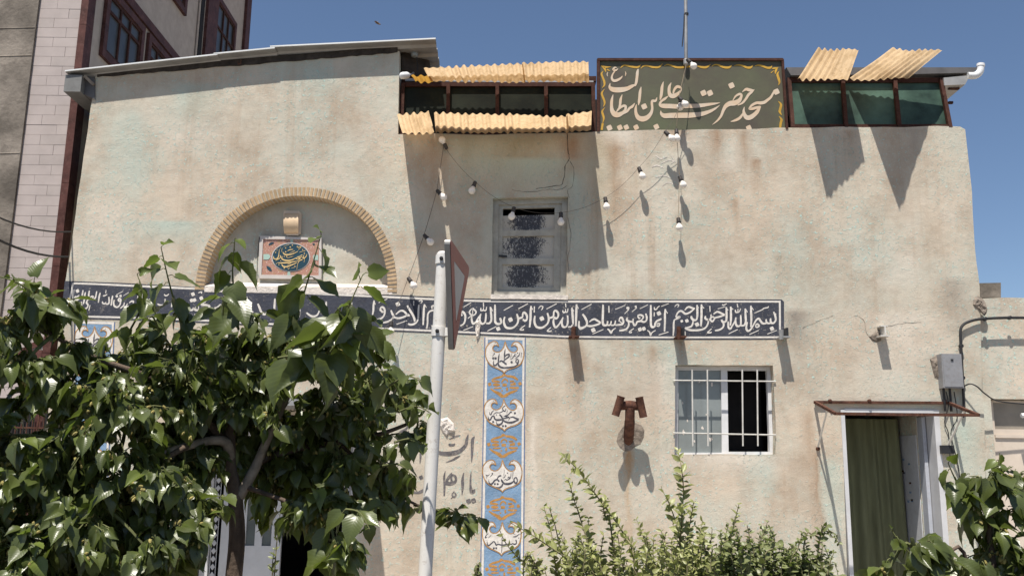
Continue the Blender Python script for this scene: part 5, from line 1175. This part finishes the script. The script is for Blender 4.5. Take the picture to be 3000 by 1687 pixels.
zb_ = V(2530, 1100, YN2).z
MB().box((gx0_ + 0.05, YN2 + 0.065, zb_ - 0.0), (gx0_ + 2.5, YN2 + 0.079, zb_ + 0.03)).build("gate_rail", "gate_cream", gt_)
MB().tube([V(2569, 1045, -0.02), V(2600, 1042, -0.02)], 0.022, 8).build("gate_lamp", "pvc_white", gt_)

# meter cupboard, conduit and wires at the right corner
mc = empty("meter_box", V(2395, 975, 0), "small grey steel meter box beside the side door", "meter box")
a, b = V(2374, 975, -0.10), V(2418, 890, -0.10)
MB().box((a.x, -0.10, a.z), (b.x, 0.03, b.z)).build("cabinet", "meter_grey", mc)
MB().box((a.x + 0.012, -0.106, a.z + 0.012), (b.x - 0.012, -0.101, b.z - 0.055)).build("lid", "meter_grey", mc)
MB().box(((a.x + b.x) / 2 - 0.012, -0.112, b.z - 0.07), ((a.x + b.x) / 2 + 0.012, -0.107, b.z - 0.052)).build("lock", "black_plastic", mc)
for dx in (0.02, 0.08):
    MB().tube([(a.x + dx, -0.05, a.z + 0.01), (a.x + dx + 0.004, -0.045, a.z - 0.13), (a.x + dx + 0.01, -0.03, a.z - 0.22)], 0.012, 6).build("cable_tail", "black_cable", mc)
cn = empty("conduit", V(2420, 1010, -0.02), "black conduit running along the right wall and down past the meter box", "conduit")
cp = [V(2640, 800, -0.03), V(2540, 799, -0.03), V(2470, 802, -0.03), V(2440, 808, -0.035), V(2422, 818, -0.035), V(2416, 835, -0.035), V(2418, 880, -0.035), V(2422, 960, -0.035), V(2425, 1020, -0.03), V(2422, 1050, -0.02)]
shade_auto(MB().tube(smooth3(cp, 5), 0.014, 8).build("pipe", "black_cable", cn))
for p in ((2540, 799), (2478, 802), (2418, 870), (2422, 950)):
    MB().lathe(V(p[0], p[1], -0.03), (0, -1, 0), [(-0.02, 0.02), (0.014, 0.02), (0.018, 0.012)], 8).build("pipe_clip", "black_plastic", cn)
wr = empty("door_wires", V(2400, 1060, -0.01), "tangle of thin wires and a small terminal below the meter box", "wires")
MB().tube(smooth3([V(2380, 985, -0.03), V(2386, 1020, -0.03), V(2376, 1060, -0.02), V(2386, 1090, -0.02), V(2390, 1150, -0.02)], 4), 0.005, 5).tube(smooth3([V(2400, 985, -0.03), V(2408, 1050, -0.03), V(2392, 1090, -0.03), V(2412, 1180, -0.02), V(2420, 1300, -0.02)], 4), 0.005, 5).build("wire", "black_cable", wr)
MB().box(V(2370, 1140, -0.05), V(2394, 1120, 0.0)).build("terminal", "black_plastic", wr)
sc_ = empty("sagging_cable", V(2424, 970, -0.03), "thin black cable looping from the conduit over to the gate", "cable")
MB().tube(smooth3([V(2424, 972, -0.04), V(2440, 965, -0.08), V(2458, 972, -0.1), V(2478, 990, -0.08), V(2510, 1008, -0.05), V(2580, 1016, -0.03)], 5), 0.007, 6).build("cable_run", "black_cable", sc_)

# cables on the left
for (a, b, lab) in (((178, 583, -0.02), (-120, 480, -2.0), "upper of two black cables reaching the left corner of the mosque"), ((172, 646, -0.02), (-120, 530, -2.0), "lower of two black cables reaching the left corner of the mosque")):
    e = empty("overhead_cable", V(*a), lab, "cable", "black cables at the left corner")
    p, q_ = V(*a), V(*b)
    MB().tube([p.lerp(q_, k / 10) + Vector((0, 0, -0.10 * 4 * (k / 10) * (1 - k / 10))) for k in range(11)], 0.008 if b[1] == 480 else 0.011, 6).build("cable_run", "black_cable", e)

# bird crossing the sky
bc = VD(951, 60, 16)
bd = empty("bird", bc, "tiny brown bird flying in the sky above the tin roof", "bird")
bb = MB().lathe(bc, (0.8, 0.3, -0.15), [(-0.06, 0.002), (-0.03, 0.012), (0.0, 0.018), (0.03, 0.014), (0.045, 0.009), (0.055, 0.002)], 10)
bb.add([bc + Vector(v_) for v_ in ((0.02, 0, 0.005), (-0.02, 0, 0.005), (-0.05, 0.02, 0.05), (-0.01, 0.03, 0.055), (0.02, -0.01, 0.01), (-0.03, -0.01, 0.01), (-0.07, -0.05, 0.02), (-0.04, -0.06, 0.025))], [(0, 1, 2, 3), (4, 5, 6, 7)])
bb.build("bird_body", "bird_brown", bd)

# ------------------------------------------------------------------ give-way sign
ys = empty("road_sign", Vector((VD(1070, 1449, 4.3).x - 0.03, -CAMD + 4.3, 0)), "white pole with a triangular red-bordered road sign seen almost edge-on", "road sign")
pt_ = VD(1115, 642, 4.30); pb_ = VD(1069.5, 1449, 4.30); dirp = (pt_ - pb_)
p0 = pb_ - dirp * (pb_.z / dirp.z)
shade_auto(MB().tube([p0, pb_, pt_], 0.031, 20).lathe(pt_, dirp, [(0, 0.0315), (0.008, 0.031), (0.016, 0.022), (0.018, 0.002)], 20).build("pole", "pole_white", ys))
A3, B3, P3 = VD(1131, 598, 4.02), VD(1180.5, 673, 4.60), VD(1141, 890, 4.30)
nS = (B3 - A3).cross(P3 - A3).normalized()
if nS.x < 0: nS = -nS
def rounded_tri(a, b, c, r, off, n=5):
    out = []
    P = [a, b, c]
    for i in range(3):
        p, q_, s_ = P[i - 1], P[i], P[(i + 1) % 3]; d0 = (p - q_).normalized(); d1 = (s_ - q_).normalized()
        p0_ = q_ + d0 * r; p1_ = q_ + d1 * r
        for k in range(n + 1):
            f = k / n; out.append(p0_.lerp(q_, f).lerp(q_.lerp(p1_, f), f) + off)
    return out
cS = (A3 + B3 + P3) / 3
def shr(k): return [cS + (p - cS) * k for p in (A3, B3, P3)]
MB().prism(rounded_tri(*shr(1.0), 0.045, Vector((0, 0, 0))), -nS * 0.025).build("plate", "sign_back", ys)
MB().slab([rounded_tri(*shr(0.985), 0.042, nS * 0.002), rounded_tri(*shr(0.54), 0.012, nS * 0.002)[::-1]], nS * 0.001).build("red_border", "sign_red", ys)
MB().prism(rounded_tri(*shr(0.53), 0.012, nS * 0.002), nS * 0.001).build("white_field", "sign_white", ys)
for yy in (655, 845):
    f = (1449 - yy) / (1449 - 642); c_ = pb_.lerp(pt_, f)
    shade_auto(MB().tube([c_ - dirp.normalized() * 0.022, c_ + dirp.normalized() * 0.022], 0.036, 20).build("clamp", "pole_white", ys))
    MB().box((c_.x, c_.y - 0.02, c_.z - 0.02), (c_.x + 0.075, c_.y + 0.02, c_.z + 0.02)).build("clamp_arm", "pole_white", ys)
    MB().lathe(c_ + Vector((-0.005, -0.034, 0)), (0, -1, 0), [(0, 0.010), (0.008, 0.010), (0.012, 0.006)], 6).build("clamp_bolt", "black_plastic", ys)

# ------------------------------------------------------------------ plants
def leaf_shape(rows, droop, fold, pleat, curl, cols=(-1, -0.5, 0, 0.5, 1), lobe=0.06, serr=0.0, seed=0):
    """leaf along +y from the stalk, upper face +z; returns verts, faces, uvs"""
    rr = random.Random(seed); vs, uv, fs = [], [], []; n = len(rows); m_ = len(cols)
    tw = rr.uniform(-0.15, 0.15)
    for i, (tt, wd) in enumerate(rows):
        for c in cols:
            x = c * wd * (1 + (serr if (i % 2 and abs(c) == 1) else 0)); y = tt - (lobe * abs(c) if i == 0 else 0)
            zz = fold * abs(x) - droop * tt * tt + (pleat * (1 if i % 2 else -1) * abs(c)) + curl * math.sin(tt * 5 + seed) * x + tw * x * tt
            if abs(c) == 1: zz -= 0.05 * wd
            vs.append((x, y - 0.3 * droop * tt * tt * 0.3, zz)); uv.append((0.5 + 0.5 * c * (wd / 0.46), tt))
    for i in range(n - 1):
        for j in range(m_ - 1): fs.append((i * m_ + j, i * m_ + j + 1, (i + 1) * m_ + j + 1, (i + 1) * m_ + j))
    return vs, fs, uv
HEART = [(0.0, 0.16), (0.07, 0.27), (0.18, 0.345), (0.31, 0.37), (0.45, 0.345), (0.58, 0.29), (0.71, 0.205), (0.84, 0.115), (0.94, 0.042), (1.06, 0.003)]
LANCE = [(0.0, 0.05), (0.2, 0.19), (0.45, 0.25), (0.7, 0.17), (1.0, 0.004)]
ROUND = [(0.0, 0.06), (0.15, 0.24), (0.45, 0.33), (0.75, 0.24), (1.0, 0.02)]
MUL = [leaf_shape(HEART, d, f, 0.007, c, serr=0.10, seed=k) for k, (d, f, c) in enumerate([(0.30, 0.30, 0.1), (0.12, 0.45, 0.2), (0.45, 0.22, 0.12), (0.20, 0.60, 0.05), (0.35, 0.38, 0.25), (0.08, 0.28, 0.15), (0.62, 0.5, 0.3), (0.15, 0.8, 0.4), (-0.1, 0.35, 0.3)])]
PRI = [leaf_shape(LANCE, d, f, 0.0, 0.1, (-1, 0, 1), 0.0, 0, k) for k, (d, f) in enumerate([(0.15, 0.5), (0.05, 0.7), (0.25, 0.3)])]
ROS = [leaf_shape(ROUND, d, f, 0.0, 0.1, (-1, 0, 1), 0.0, 0, k) for k, (d, f) in enumerate([(0.15, 0.4), (0.3, 0.2), (0.1, 0.6)])]
def leaf_mesh(name, shp, matn):
    vs, fs, uv = shp; me = bpy.data.meshes.new(name); me.from_pydata(vs, [], fs); l = me.uv_layers.new(name="UVMap")
    for lp in me.loops: l.data[lp.index].uv = uv[lp.vertex_index]
    for p in me.polygons: p.use_smooth = True
    me.materials.append(MATS[matn]); me.update(); return me
def frame_mat(pos, axis, normal, size, roll=0.0, wid=1.0):
    y = Vector(axis).normalized(); zv = Vector(normal); zv = (zv - y * zv.dot(y))
    if zv.length < 1e-4: zv = y.orthogonal()
    zv.normalize(); x = y.cross(zv)
    mm = Matrix(((x.x, y.x, zv.x), (x.y, y.y, zv.y), (x.z, y.z, zv.z))).to_4x4()
    return Matrix.Translation(pos) @ mm @ Matrix.Rotation(roll, 4, 'Y') @ Matrix.Diagonal((size * wid, size, size, 1.0))
def in_view(p):
    d = Vector(p) - CAM; dep = d.dot(_F)
    if dep < 0.3: return None
    px, py = 1500 + FPX * d.dot(_RR) / dep, 843.5 - FPX * d.dot(_U) / dep
    return px, py, dep
def plant_leaves(root, leaves, shapes, matn, youngmat, most=300, leafname="leaf"):
    """leaves: (matrix, variant, young). The ones that show largest become objects, the rest one mesh"""
    meshes = [leaf_mesh(leafname, s_, matn) for s_ in shapes]; ymeshes = [leaf_mesh(leafname, s_, youngmat) for s_ in shapes] if youngmat else meshes
    sc = []
    for i, (mx, v_, yg) in enumerate(leaves):
        c = mx @ Vector((0, 0.45, 0)); iv = in_view(c)
        if iv and -40 < iv[0] < 3040 and -40 < iv[1] < 1727:
            nrm = (mx.to_3x3() @ Vector((0, 0, 1))).normalized(); vd = (CAM - c).normalized()
            sc.append((mx.to_scale().x / iv[2] * (0.35 + abs(nrm.dot(vd))) - 0.004 * (iv[2] - 3), i))
    sc.sort(reverse=True); top_ = set(i for _, i in sc[:most])
    inv = Matrix.Translation(-Vector(root.location))
    vs, fs, uvs, mi = [], [], [], []
    for i, (mx, v_, yg) in enumerate(leaves):
        if i in top_:
            o = bpy.data.objects.new(leafname, (ymeshes if yg else meshes)[v_]); C.objects.link(o); o.parent = root; o.matrix_parent_inverse = inv; o.matrix_basis = mx
        else:
            sv, sf, su = shapes[v_]; k = len(vs)
            vs += [tuple(mx @ Vector(p)) for p in sv]; fs += [tuple(a + k for a in f) for f in sf]; uvs += su; mi += [1 if yg else 0] * len(sf)
    if vs:
        me = bpy.data.meshes.new("foliage"); me.from_pydata(vs, [], fs); l = me.uv_layers.new(name="UVMap")
        for lp in me.loops: l.data[lp.index].uv = uvs[lp.vertex_index]
        me.materials.append(MATS[matn]); me.materials.append(MATS[youngmat or matn])
        for p, q_ in zip(me.polygons, mi): p.use_smooth = True; p.material_index = q_
        me.update(); o = link("foliage", me, root); o["kind"] = "stuff"
def rv(r_, s=1.0): return Vector((r_.uniform(-s, s), r_.uniform(-s, s), r_.uniform(-s, s)))

def mulberry(name, label, base, trunk, trunk_r, blobs, shoots, seed, lsize, limbs=None, most=300, dens=900):
    r_ = random.Random(seed)
    root = empty(name, base, label, "tree", "mulberry trees in front of the facade")
    tp = smooth3(trunk, 5); n = len(tp)
    tr = [trunk_r[0] + (trunk_r[1] - trunk_r[0]) * i / (n - 1) for i in range(n)]
    shade_auto(MB().tube([p + Vector((noise.noise(p * 9), noise.noise(p * 9 + Vector((5, 5, 5))), 0)) * 0.011 for p in tp], tr, 12).build("trunk", "bark", root), 80)
    tw = MB(); leaves = []; berries = MB()
    up = Vector((0, 0, 1))
    def add_leaf(p, out, size, young=False, droop=0.8):
        ax = (out * 0.6 + up * -droop * r_.uniform(0.8, 1.45) + rv(r_, 0.5)); nr = up * 0.6 + out * 0.6 + Vector((-0.15, -0.35, 0.2)) + rv(r_, 0.8)
        pet = ax.normalized() * size * 0.28 + up * size * 0.08
        tw.tube([p, p + pet * 0.5 + up * size * 0.06, p + pet], [0.0022, 0.0018, 0.0014], 4, caps=False)
        leaves.append((frame_mat(p + pet, ax, nr, size, r_.uniform(-0.35, 0.35), r_.uniform(0.72, 1.08)), r_.randrange(len(MUL)), young))
    limb = limbs or []
    lm = MB()
    for (pts, r0, r1) in limb:
        q_ = smooth3(pts, 5); lm.tube(q_, [r0 + (r1 - r0) * i / (len(q_) - 1) for i in range(len(q_))], 8)
        o = lm.build("limb", "bark_pale" if len(pts) == 6 and r0 > 0.02 else "bark", root); shade_auto(o, 80); lm = MB()
    anchors = [p for p in tp[n // 2:]]
    for (pts, a_, b_) in limb: anchors += smooth3(pts, 4)[3:]
    for (c, rad) in blobs:
        a = min(anchors, key=lambda p: (p - c).length + max(0, p.z - c.z) * 0.5)
        md = a.lerp(c, 0.55) + up * 0.04 + rv(r_, 0.03)
        tw.tube(smooth3([a, md, c], 4), [0.010 - 0.006 * k / 8 for k in range(9)], 6, caps=False)
        nl = int(dens * rad * rad); nt_ = max(5, nl // 9)
        for k in range(nt_):
            d = rv(r_).normalized(); d.z = d.z * 0.8 + 0.15; d.normalize()
            e = c + d * rad * r_.uniform(0.55, 1.1); e.z -= 0.15 * rad
            m1 = c.lerp(e, 0.5) + up * rad * 0.12
            path = smooth3([c, m1, e], 4); tw.tube(path, [0.004 - 0.0025 * i / (len(path) - 1) for i in range(len(path))], 4, caps=False)
            for i in range(nl // nt_ + 1):
                f = r_.uniform(0.35, 1.0); p = path[min(int(f * (len(path) - 1)), len(path) - 1)] + rv(r_, 0.012)
                out = (p - c); out.z *= 0.4
                out = out.normalized() if out.length > 1e-3 else rv(r_).normalized()
                add_leaf(p, out + rv(r_, 0.5), lsize * r_.choice((r_.uniform(0.5, 0.9), r_.uniform(0.8, 1.35))), r_.random() < 0.13)
                if r_.random() < 0.16:
                    for _ in range(3):
                        bpos = p + rv(r_, 0.018) + Vector((0, -0.01, -0.012)); berries.lathe(bpos, rv(r_) + Vector((0, 0, -1)), [(0, 0.002), (0.006, 0.0055), (0.014, 0.006), (0.021, 0.003)], 6)
    for (pts, sz) in shoots:          # long upright shoots with leaves along them
        path = smooth3(pts, 6); m_ = len(path)
        tw.tube(path, [0.0055 - 0.0035 * i / (m_ - 1) for i in range(m_)], 5, caps=False)
        side = 1; ln = sum((path[i + 1] - path[i]).length for i in range(m_ - 1)); cnt = max(5, int(ln / 0.032))
        for i in range(cnt):
            f = 0.12 + 0.88 * i / (cnt - 1); p = path[min(int(f * (m_ - 1)), m_ - 1)]; side = -side
            a = r_.uniform(-0.9, 0.9)
            add_leaf(p, Vector((side * math.cos(a), -0.5 + math.sin(a), 0.1)), sz * (1.1 - 0.62 * f ** 3) * r_.uniform(0.85, 1.1), f > 0.8, 0.75 - 0.6 * (f > 0.92))
    tw.build("twigs", "twig_green", root)["kind"] = "stuff"
    if berries.v: berries.build("unripe_fruit", "catkin", root)["kind"] = "stuff"
    plant_leaves(root, leaves, MUL, "mulberry_leaf", "mulberry_leaf_young", most)
    return root

tb0 = VD(583, 1520, 4.2); tb0 = Vector((tb0.x, tb0.y, 0.03))
trunk = [tb0, VD(588, 1449, 4.2), VD(597, 1290, 4.2), VD(582, 1200, 4.2), VD(575, 1120, 4.2), VD(590, 1030, 4.2), VD(610, 930, 4.2)]
limbs = [([VD(578, 1160, 4.2), VD(570, 1115, 4.15), VD(530, 1108, 4.1), VD(460, 1125, 4.0), VD(380, 1150, 3.9), VD(270, 1170, 3.8)], 0.026, 0.012),
         ([VD(600, 1250, 4.2), VD(640, 1180, 4.2), VD(668, 1115, 4.2), VD(690, 1070, 4.2), VD(740, 960, 4.2), VD(790, 860, 4.15)], 0.026, 0.010),
         ([VD(650, 1160, 4.2), VD(740, 1130, 4.3), VD(860, 1110, 4.4), VD(960, 1090, 4.5), VD(1040, 1060, 4.55)], 0.018, 0.008),
         ([VD(580, 1130, 4.2), VD(500, 1040, 4.1), VD(400, 960, 4.0), VD(240, 900, 3.9), VD(110, 830, 3.75)], 0.022, 0.009),
         ([VD(860, 1120, 4.4), VD(960, 1210, 4.5), VD(1050, 1270, 4.6), VD(1150, 1290, 4.6)], 0.009, 0.005),
         ([VD(470, 1122, 4.0), VD(330, 1200, 3.8), VD(180, 1280, 3.65)], 0.014, 0.007),
         ([VD(620, 1225, 4.2), VD(720, 1260, 4.1), VD(810, 1300, 4.0)], 0.012, 0.006)]
BL = [(90, 775, 3.7, .15), (50, 930, 3.6, .19), (160, 1000, 3.9, .22), (290, 925, 4.1, .17), (430, 870, 4.2, .15), (300, 1040, 3.7, .25), (470, 960, 4.0, .26), (590, 880, 4.3, .18), (640, 1000, 4.2, .27), (750, 900, 4.1, .19), (820, 1040, 4.3, .25), (870, 850, 4.0, .14), (925, 960, 4.4, .14), (1035, 990, 4.6, .085), (1050, 1090, 4.6, .085),
      (700, 1150, 4.4, .25), (860, 1170, 4.3, .19), (480, 1110, 4.2, .25), (80, 1190, 3.7, .27), (320, 1210, 3.7, .22), (460, 1260, 3.8, .15), (190, 1340, 3.6, .26), (50, 1400, 3.5, .24), (370, 1380, 3.6, .15), (790, 1290, 4.0, .14), (845, 1380, 3.9, .11), (985, 1180, 4.5, .13), (950, 1250, 4.5, .10), (1150, 1300, 4.6, .09), (600, 1200, 4.45, .15), (180, 890, 3.85, .10), (1010, 1240, 4.55, .08), (150, 1130, 3.9, .2), (240, 1260, 3.8, .2), (40, 1290, 3.7, .2), (120, 1420, 3.7, .22), (300, 1330, 3.8, .18), (420, 1180, 4.0, .2), (560, 1080, 4.3, .2), (760, 1080, 4.45, .22), (900, 1090, 4.5, .16), (660, 900, 4.35, .18), (400, 1010, 4.1, .2), (220, 980, 4.0, .15), (780, 1200, 4.4, .18), (430, 1340, 3.75, .14), (690, 1230, 4.5, .14), (-40, 1100, 3.7, .2), (-20, 820, 3.6, .14), (880, 1270, 4.2, .12), (1000, 1010, 4.5, .08), (510, 880, 4.2, .14), (940, 880, 4.2, .10), (410, 1410, 3.8, .13), (330, 1450, 3.7, .15), (240, 1440, 3.7, .16), (470, 1200, 4.05, .14)]
SH = [([VD(450, 800, 4.1), VD(425, 710, 4.05), VD(405, 622, 4.0)], 0.13), ([VD(600, 830, 4.1), VD(585, 700, 4.05), VD(591, 600, 4.0)], 0.15), ([VD(730, 850, 4.0), VD(770, 720, 3.95), VD(808, 590, 3.9)], 0.15), ([VD(800, 940, 3.8), VD(860, 810, 3.75), VD(912, 692, 3.75)], 0.17),
      ([VD(310, 860, 4.0), VD(360, 760, 4.0), VD(345, 690, 4.0)], 0.12), ([VD(130, 790, 3.7), VD(60, 720, 3.6), VD(-20, 690, 3.55)], 0.14), ([VD(700, 900, 3.9), VD(800, 880, 3.8), VD(850, 830, 3.75)], 0.18), ([VD(1040, 1270, 4.6), VD(1140, 1290, 4.6), VD(1225, 1305, 4.6)], 0.12), ([VD(960, 1100, 4.55), VD(1010, 1090, 4.6), VD(1075, 1110, 4.6)], 0.10),
      ([VD(830, 1310, 4.0), VD(840, 1370, 3.9), VD(835, 1430, 3.85)], 0.15)]
sr = random.Random(77)
for (x, y) in ((30, 700), (120, 750), (370, 800), (450, 780), (560, 750), (660, 790), (880, 770), (950, 810), (965, 860), (985, 930), (1060, 960), (1085, 1040), (1075, 1130), (1040, 1200), (1000, 1300), (930, 1330), (880, 1420), (740, 1330), (560, 1290), (440, 1330), (470, 1390), (390, 1440), (300, 1390), (20, 1010), (10, 1260)):
    d = sr.uniform(3.7, 4.4); a = VD(x, y, d); cx_ = VD(560 + (x - 560) * 0.8, 1020 + (y - 1020) * 0.8, d + 0.1)
    SH.append(([cx_.lerp(a, 0.2), cx_.lerp(a, 0.65) + Vector((0, 0, 0.03)), a], sr.uniform(0.075, 0.115)))
mulberry("mulberry_tree", "large glossy-leaved mulberry tree covering the left half of the facade", tb0, trunk, (0.041, 0.020), [(VD(x, y, d), r_) for x, y, d, r_ in BL], SH, 11, 0.076, limbs, 300, 4200)

sb0 = VD(2500, 1480, 3.9); sb0 = Vector((sb0.x, sb0.y, 0.03))
BL2 = [(2485, 1215, 3.9, .11), (2455, 1270, 3.9, .10), (2530, 1290, 3.9, .13), (2480, 1390, 3.9, .17), (2300, 1400, 3.7, .11), (2230, 1445, 3.7, .08), (2560, 1200, 3.95, .07), (2570, 1400, 3.9, .15), (2390, 1430, 3.8, .12)]
SH2 = [([VD(2500, 1300, 3.9), VD(2510, 1210, 3.9), VD(2515, 1140, 3.9)], 0.10), ([VD(2450, 1300, 3.9), VD(2410, 1220, 3.85), VD(2385, 1165, 3.8)], 0.11), ([VD(2330, 1430, 3.7), VD(2270, 1370, 3.7), VD(2245, 1335, 3.7)], 0.10), ([VD(2420, 1430, 3.75), VD(2350, 1380, 3.7), VD(2335, 1350, 3.7)], 0.10)]
mulberry("mulberry_tree", "young mulberry sapling at the lower right corner before the side door", sb0, [sb0, VD(2500, 1440, 3.9), VD(2490, 1340, 3.9), VD(2500, 1240, 3.9)], (0.018, 0.008), [(VD(x, y, d), r_) for x, y, d, r_ in BL2], SH2, 23, 0.080,
         [([sb0 + Vector((-0.05, 0, 0)), VD(2440, 1445, 3.85), VD(2370, 1400, 3.8), VD(2300, 1380, 3.7)], 0.010, 0.005)], 200, 3000)

def shrub(name, label, base, stems, shapes, matn, lsize, gap, seed, infill, spread):
    """stems: lists of points from tip to foot"""
    r_ = random.Random(seed); root = empty(name, base, label, "shrub"); tw = MB(); leaves = []; up = Vector((0, 0, 1))
    for (pts, k_) in stems:
        path = smooth3(pts, 8); m_ = len(path); tw.tube(path, [0.0018 + 0.004 * i / (m_ - 1) for i in range(m_)], 5, caps=False)
        dist = 0; nxt = 0; side = 0
        for i in range(m_ - 1):
            seg = (path[i + 1] - path[i]); l = seg.length
            while nxt < dist + l:
                p = path[i] + seg * ((nxt - dist) / l); ax = -seg.normalized(); side += 1
                perp = ax.orthogonal().normalized(); perp = Matrix.Rotation(side * 1.57 + r_.uniform(-.4, .4), 3, ax) @ perp
                for s_ in (1, -1):
                    if r_.random() < 0.92:
                        d = ax * r_.uniform(0.35, 0.9) + perp * s_ + rv(r_, 0.25); sz = lsize * r_.uniform(0.6, 1.15) * (0.55 + min(1, nxt / 0.15) * 0.45) * k_
                        leaves.append((frame_mat(p, d, up * 0.7 + Vector((-.1, -.35, 0)) + rv(r_, 0.6), sz, r_.uniform(-.5, .5)), r_.randrange(3), nxt < 0.1))
                nxt += gap * r_.uniform(0.7, 1.3)
            dist += l
    for (c, rad, cnt) in infill:
        for _ in range(cnt):
            d = rv(r_).normalized(); e = c + Vector((d.x, d.y, d.z)) * rad * r_.random() ** 0.4
            st_ = e + Vector((r_.uniform(-.03, .03), r_.uniform(-.03, .03), -0.09))
            tw.tube([st_, e], [0.002, 0.0012], 4, caps=False)
            for q_ in range(5):
                f = q_ / 4; p = st_.lerp(e, f); a = q_ * 2.4 + r_.random()
                dd = Vector((math.cos(a), math.sin(a), 0.35)) + rv(r_, 0.3)
                leaves.append((frame_mat(p, dd, up * 0.8 + Vector((-.1, -.35, 0)) + rv(r_, 0.5), lsize * r_.uniform(0.55, 1.1), r_.uniform(-.5, .5)), r_.randrange(3), r_.random() < 0.12))
    tw.build("twigs", "twig_olive", root)["kind"] = "stuff"
    plant_leaves(root, leaves, shapes, matn, None, 300)
    return root
def crop8(cx, cy, dep): return S(1400 + cx * 0.427, 1300 + cy * 0.427, -CAMD + dep)
def foot(x, dep, z=0.05):
    p = V(x, 1449, -CAMD + dep); return Vector((p.x, p.y, z))
st8 = []
for pts, dep, fx, kk in (([(580, 80), (640, 130), (700, 195), (790, 320), (900, 470), (1000, 620), (1080, 900)], 5.0, 1600, 1.1), ([(620, 240), (660, 380), (700, 500), (760, 700), (800, 900)], 5.0, 1500, 1.0), ([(1372, 45), (1400, 180), (1410, 330), (1400, 480), (1390, 700), (1400, 900)], 4.9, 1680, 1.1),
                         ([(225, 540), (330, 600), (400, 640), (560, 750), (700, 830), (860, 920)], 4.8, 1560, 1.0), ([(490, 440), (530, 560), (560, 700), (600, 900)], 5.0, 1480, 1.0), ([(455, 440), (490, 560), (520, 700), (540, 900)], 5.05, 1470, 1.0), ([(1260, 310), (1300, 380), (1340, 480), (1380, 620), (1390, 900)], 5.0, 1680, 1.0), ([(1790, 415), (1765, 520), (1740, 620), (1680, 900)], 5.0, 1750, 1.1),
                         ([(1090, 520), (1130, 620), (1160, 720), (1180, 900)], 5.1, 1640, 1.0), ([(1480, 400), (1460, 520), (1430, 700), (1420, 900)], 5.0, 1690, 1.0), ([(760, 510), (760, 620), (780, 760), (800, 900)], 5.1, 1520, 1.0), ([(150, 590), (200, 690), (300, 800), (420, 900)], 4.9, 1500, 0.9), ([(1490, 560), (1540, 620), (1560, 740), (1560, 900)], 5.0, 1700, 1.0), ([(880, 370), (860, 420), (880, 520), (920, 640)], 5.0, 1590, 0.9), ([(1540, 530), (1520, 640), (1500, 900)], 4.95, 1700, 1.0)):
    q_ = [crop8(x, y, dep + 0.06 * math.sin(x)) for x, y in pts]; q_.append(foot(fx, dep + 0.1, 0.05)); st8.append((q_, kk))
for k in range(110):
    x = rnd.uniform(1320, 1800); y = rnd.uniform(1335, 1440) if x > 1400 else rnd.uniform(1390, 1450); dep = rnd.uniform(4.7, 5.3)
    st8.append(([VD(x, y, dep), VD(x + rnd.uniform(-15, 25), y + 60, dep), VD(x + rnd.uniform(0, 40), y + 140, dep), foot(1600 + (x - 1600) * 0.4, dep, 0.05)], 0.95))
shrub("privet_shrub", "airy shrub with long upright leafy shoots in front of the barred window", foot(1600, 5.0, 0.03), st8, PRI, "privet_leaf", 0.056, 0.024, 5, [], 1)
st9 = []
for k in range(44):
    x = rnd.uniform(1765, 2100); lim = 1300 + abs(x - 1880) * 0.20 + (30 if x > 2040 else 0); y = rnd.uniform(lim, 1445); dep = rnd.uniform(4.7, 5.3)
    st9.append(([VD(x, y, dep), VD(x + rnd.uniform(-20, 10), y + 40, dep), VD(x + rnd.uniform(-40, 10), y + 130, dep), foot(1930 + (x - 1930) * 0.5, dep, 0.05)], 1.0))
st9 += [([VD(2105, 1345, 5.0), VD(2085, 1335, 5.0), VD(2050, 1345, 5.0), VD(2020, 1400, 5.0), foot(1980, 5.0)], 1.0), ([VD(2110, 1365, 5.0), VD(2095, 1350, 5.0), VD(2060, 1370, 5.0), foot(1990, 5.0)], 1.0)]
shrub("rose_shrub", "dense rounded rose bush left of the side door", foot(1930, 5.0, 0.03), st9, ROS, "rose_leaf", 0.044, 0.020, 6,
      [(VD(x, y, 5.0), r_, c_) for x, y, r_, c_ in ((1850, 1400, .13, 70), (1940, 1410, .14, 80), (2030, 1425, .11, 50), (1790, 1445, .12, 50), (1890, 1460, .16, 70), (2070, 1450, .10, 30))], 1)
# seedlings by the entrance
sd = []
for (x, y, fx, dep) in ((705, 1290, 690, 5.6), (690, 1380, 685, 5.6), (1200, 1420, 1205, 5.0), (1190, 1445, 1205, 5.0)):
    sd.append(([VD(x, y, dep), VD(x - 6, y + 50, dep), VD(fx, 1449, dep), foot(fx, dep)], 1.0))
shrub("seedling_shrub", "thin dark seedlings rising at the foot of the white entrance door", foot(690, 5.6, 0.03), sd, PRI, "rose_leaf", 0.05, 0.045, 8, [], 1)
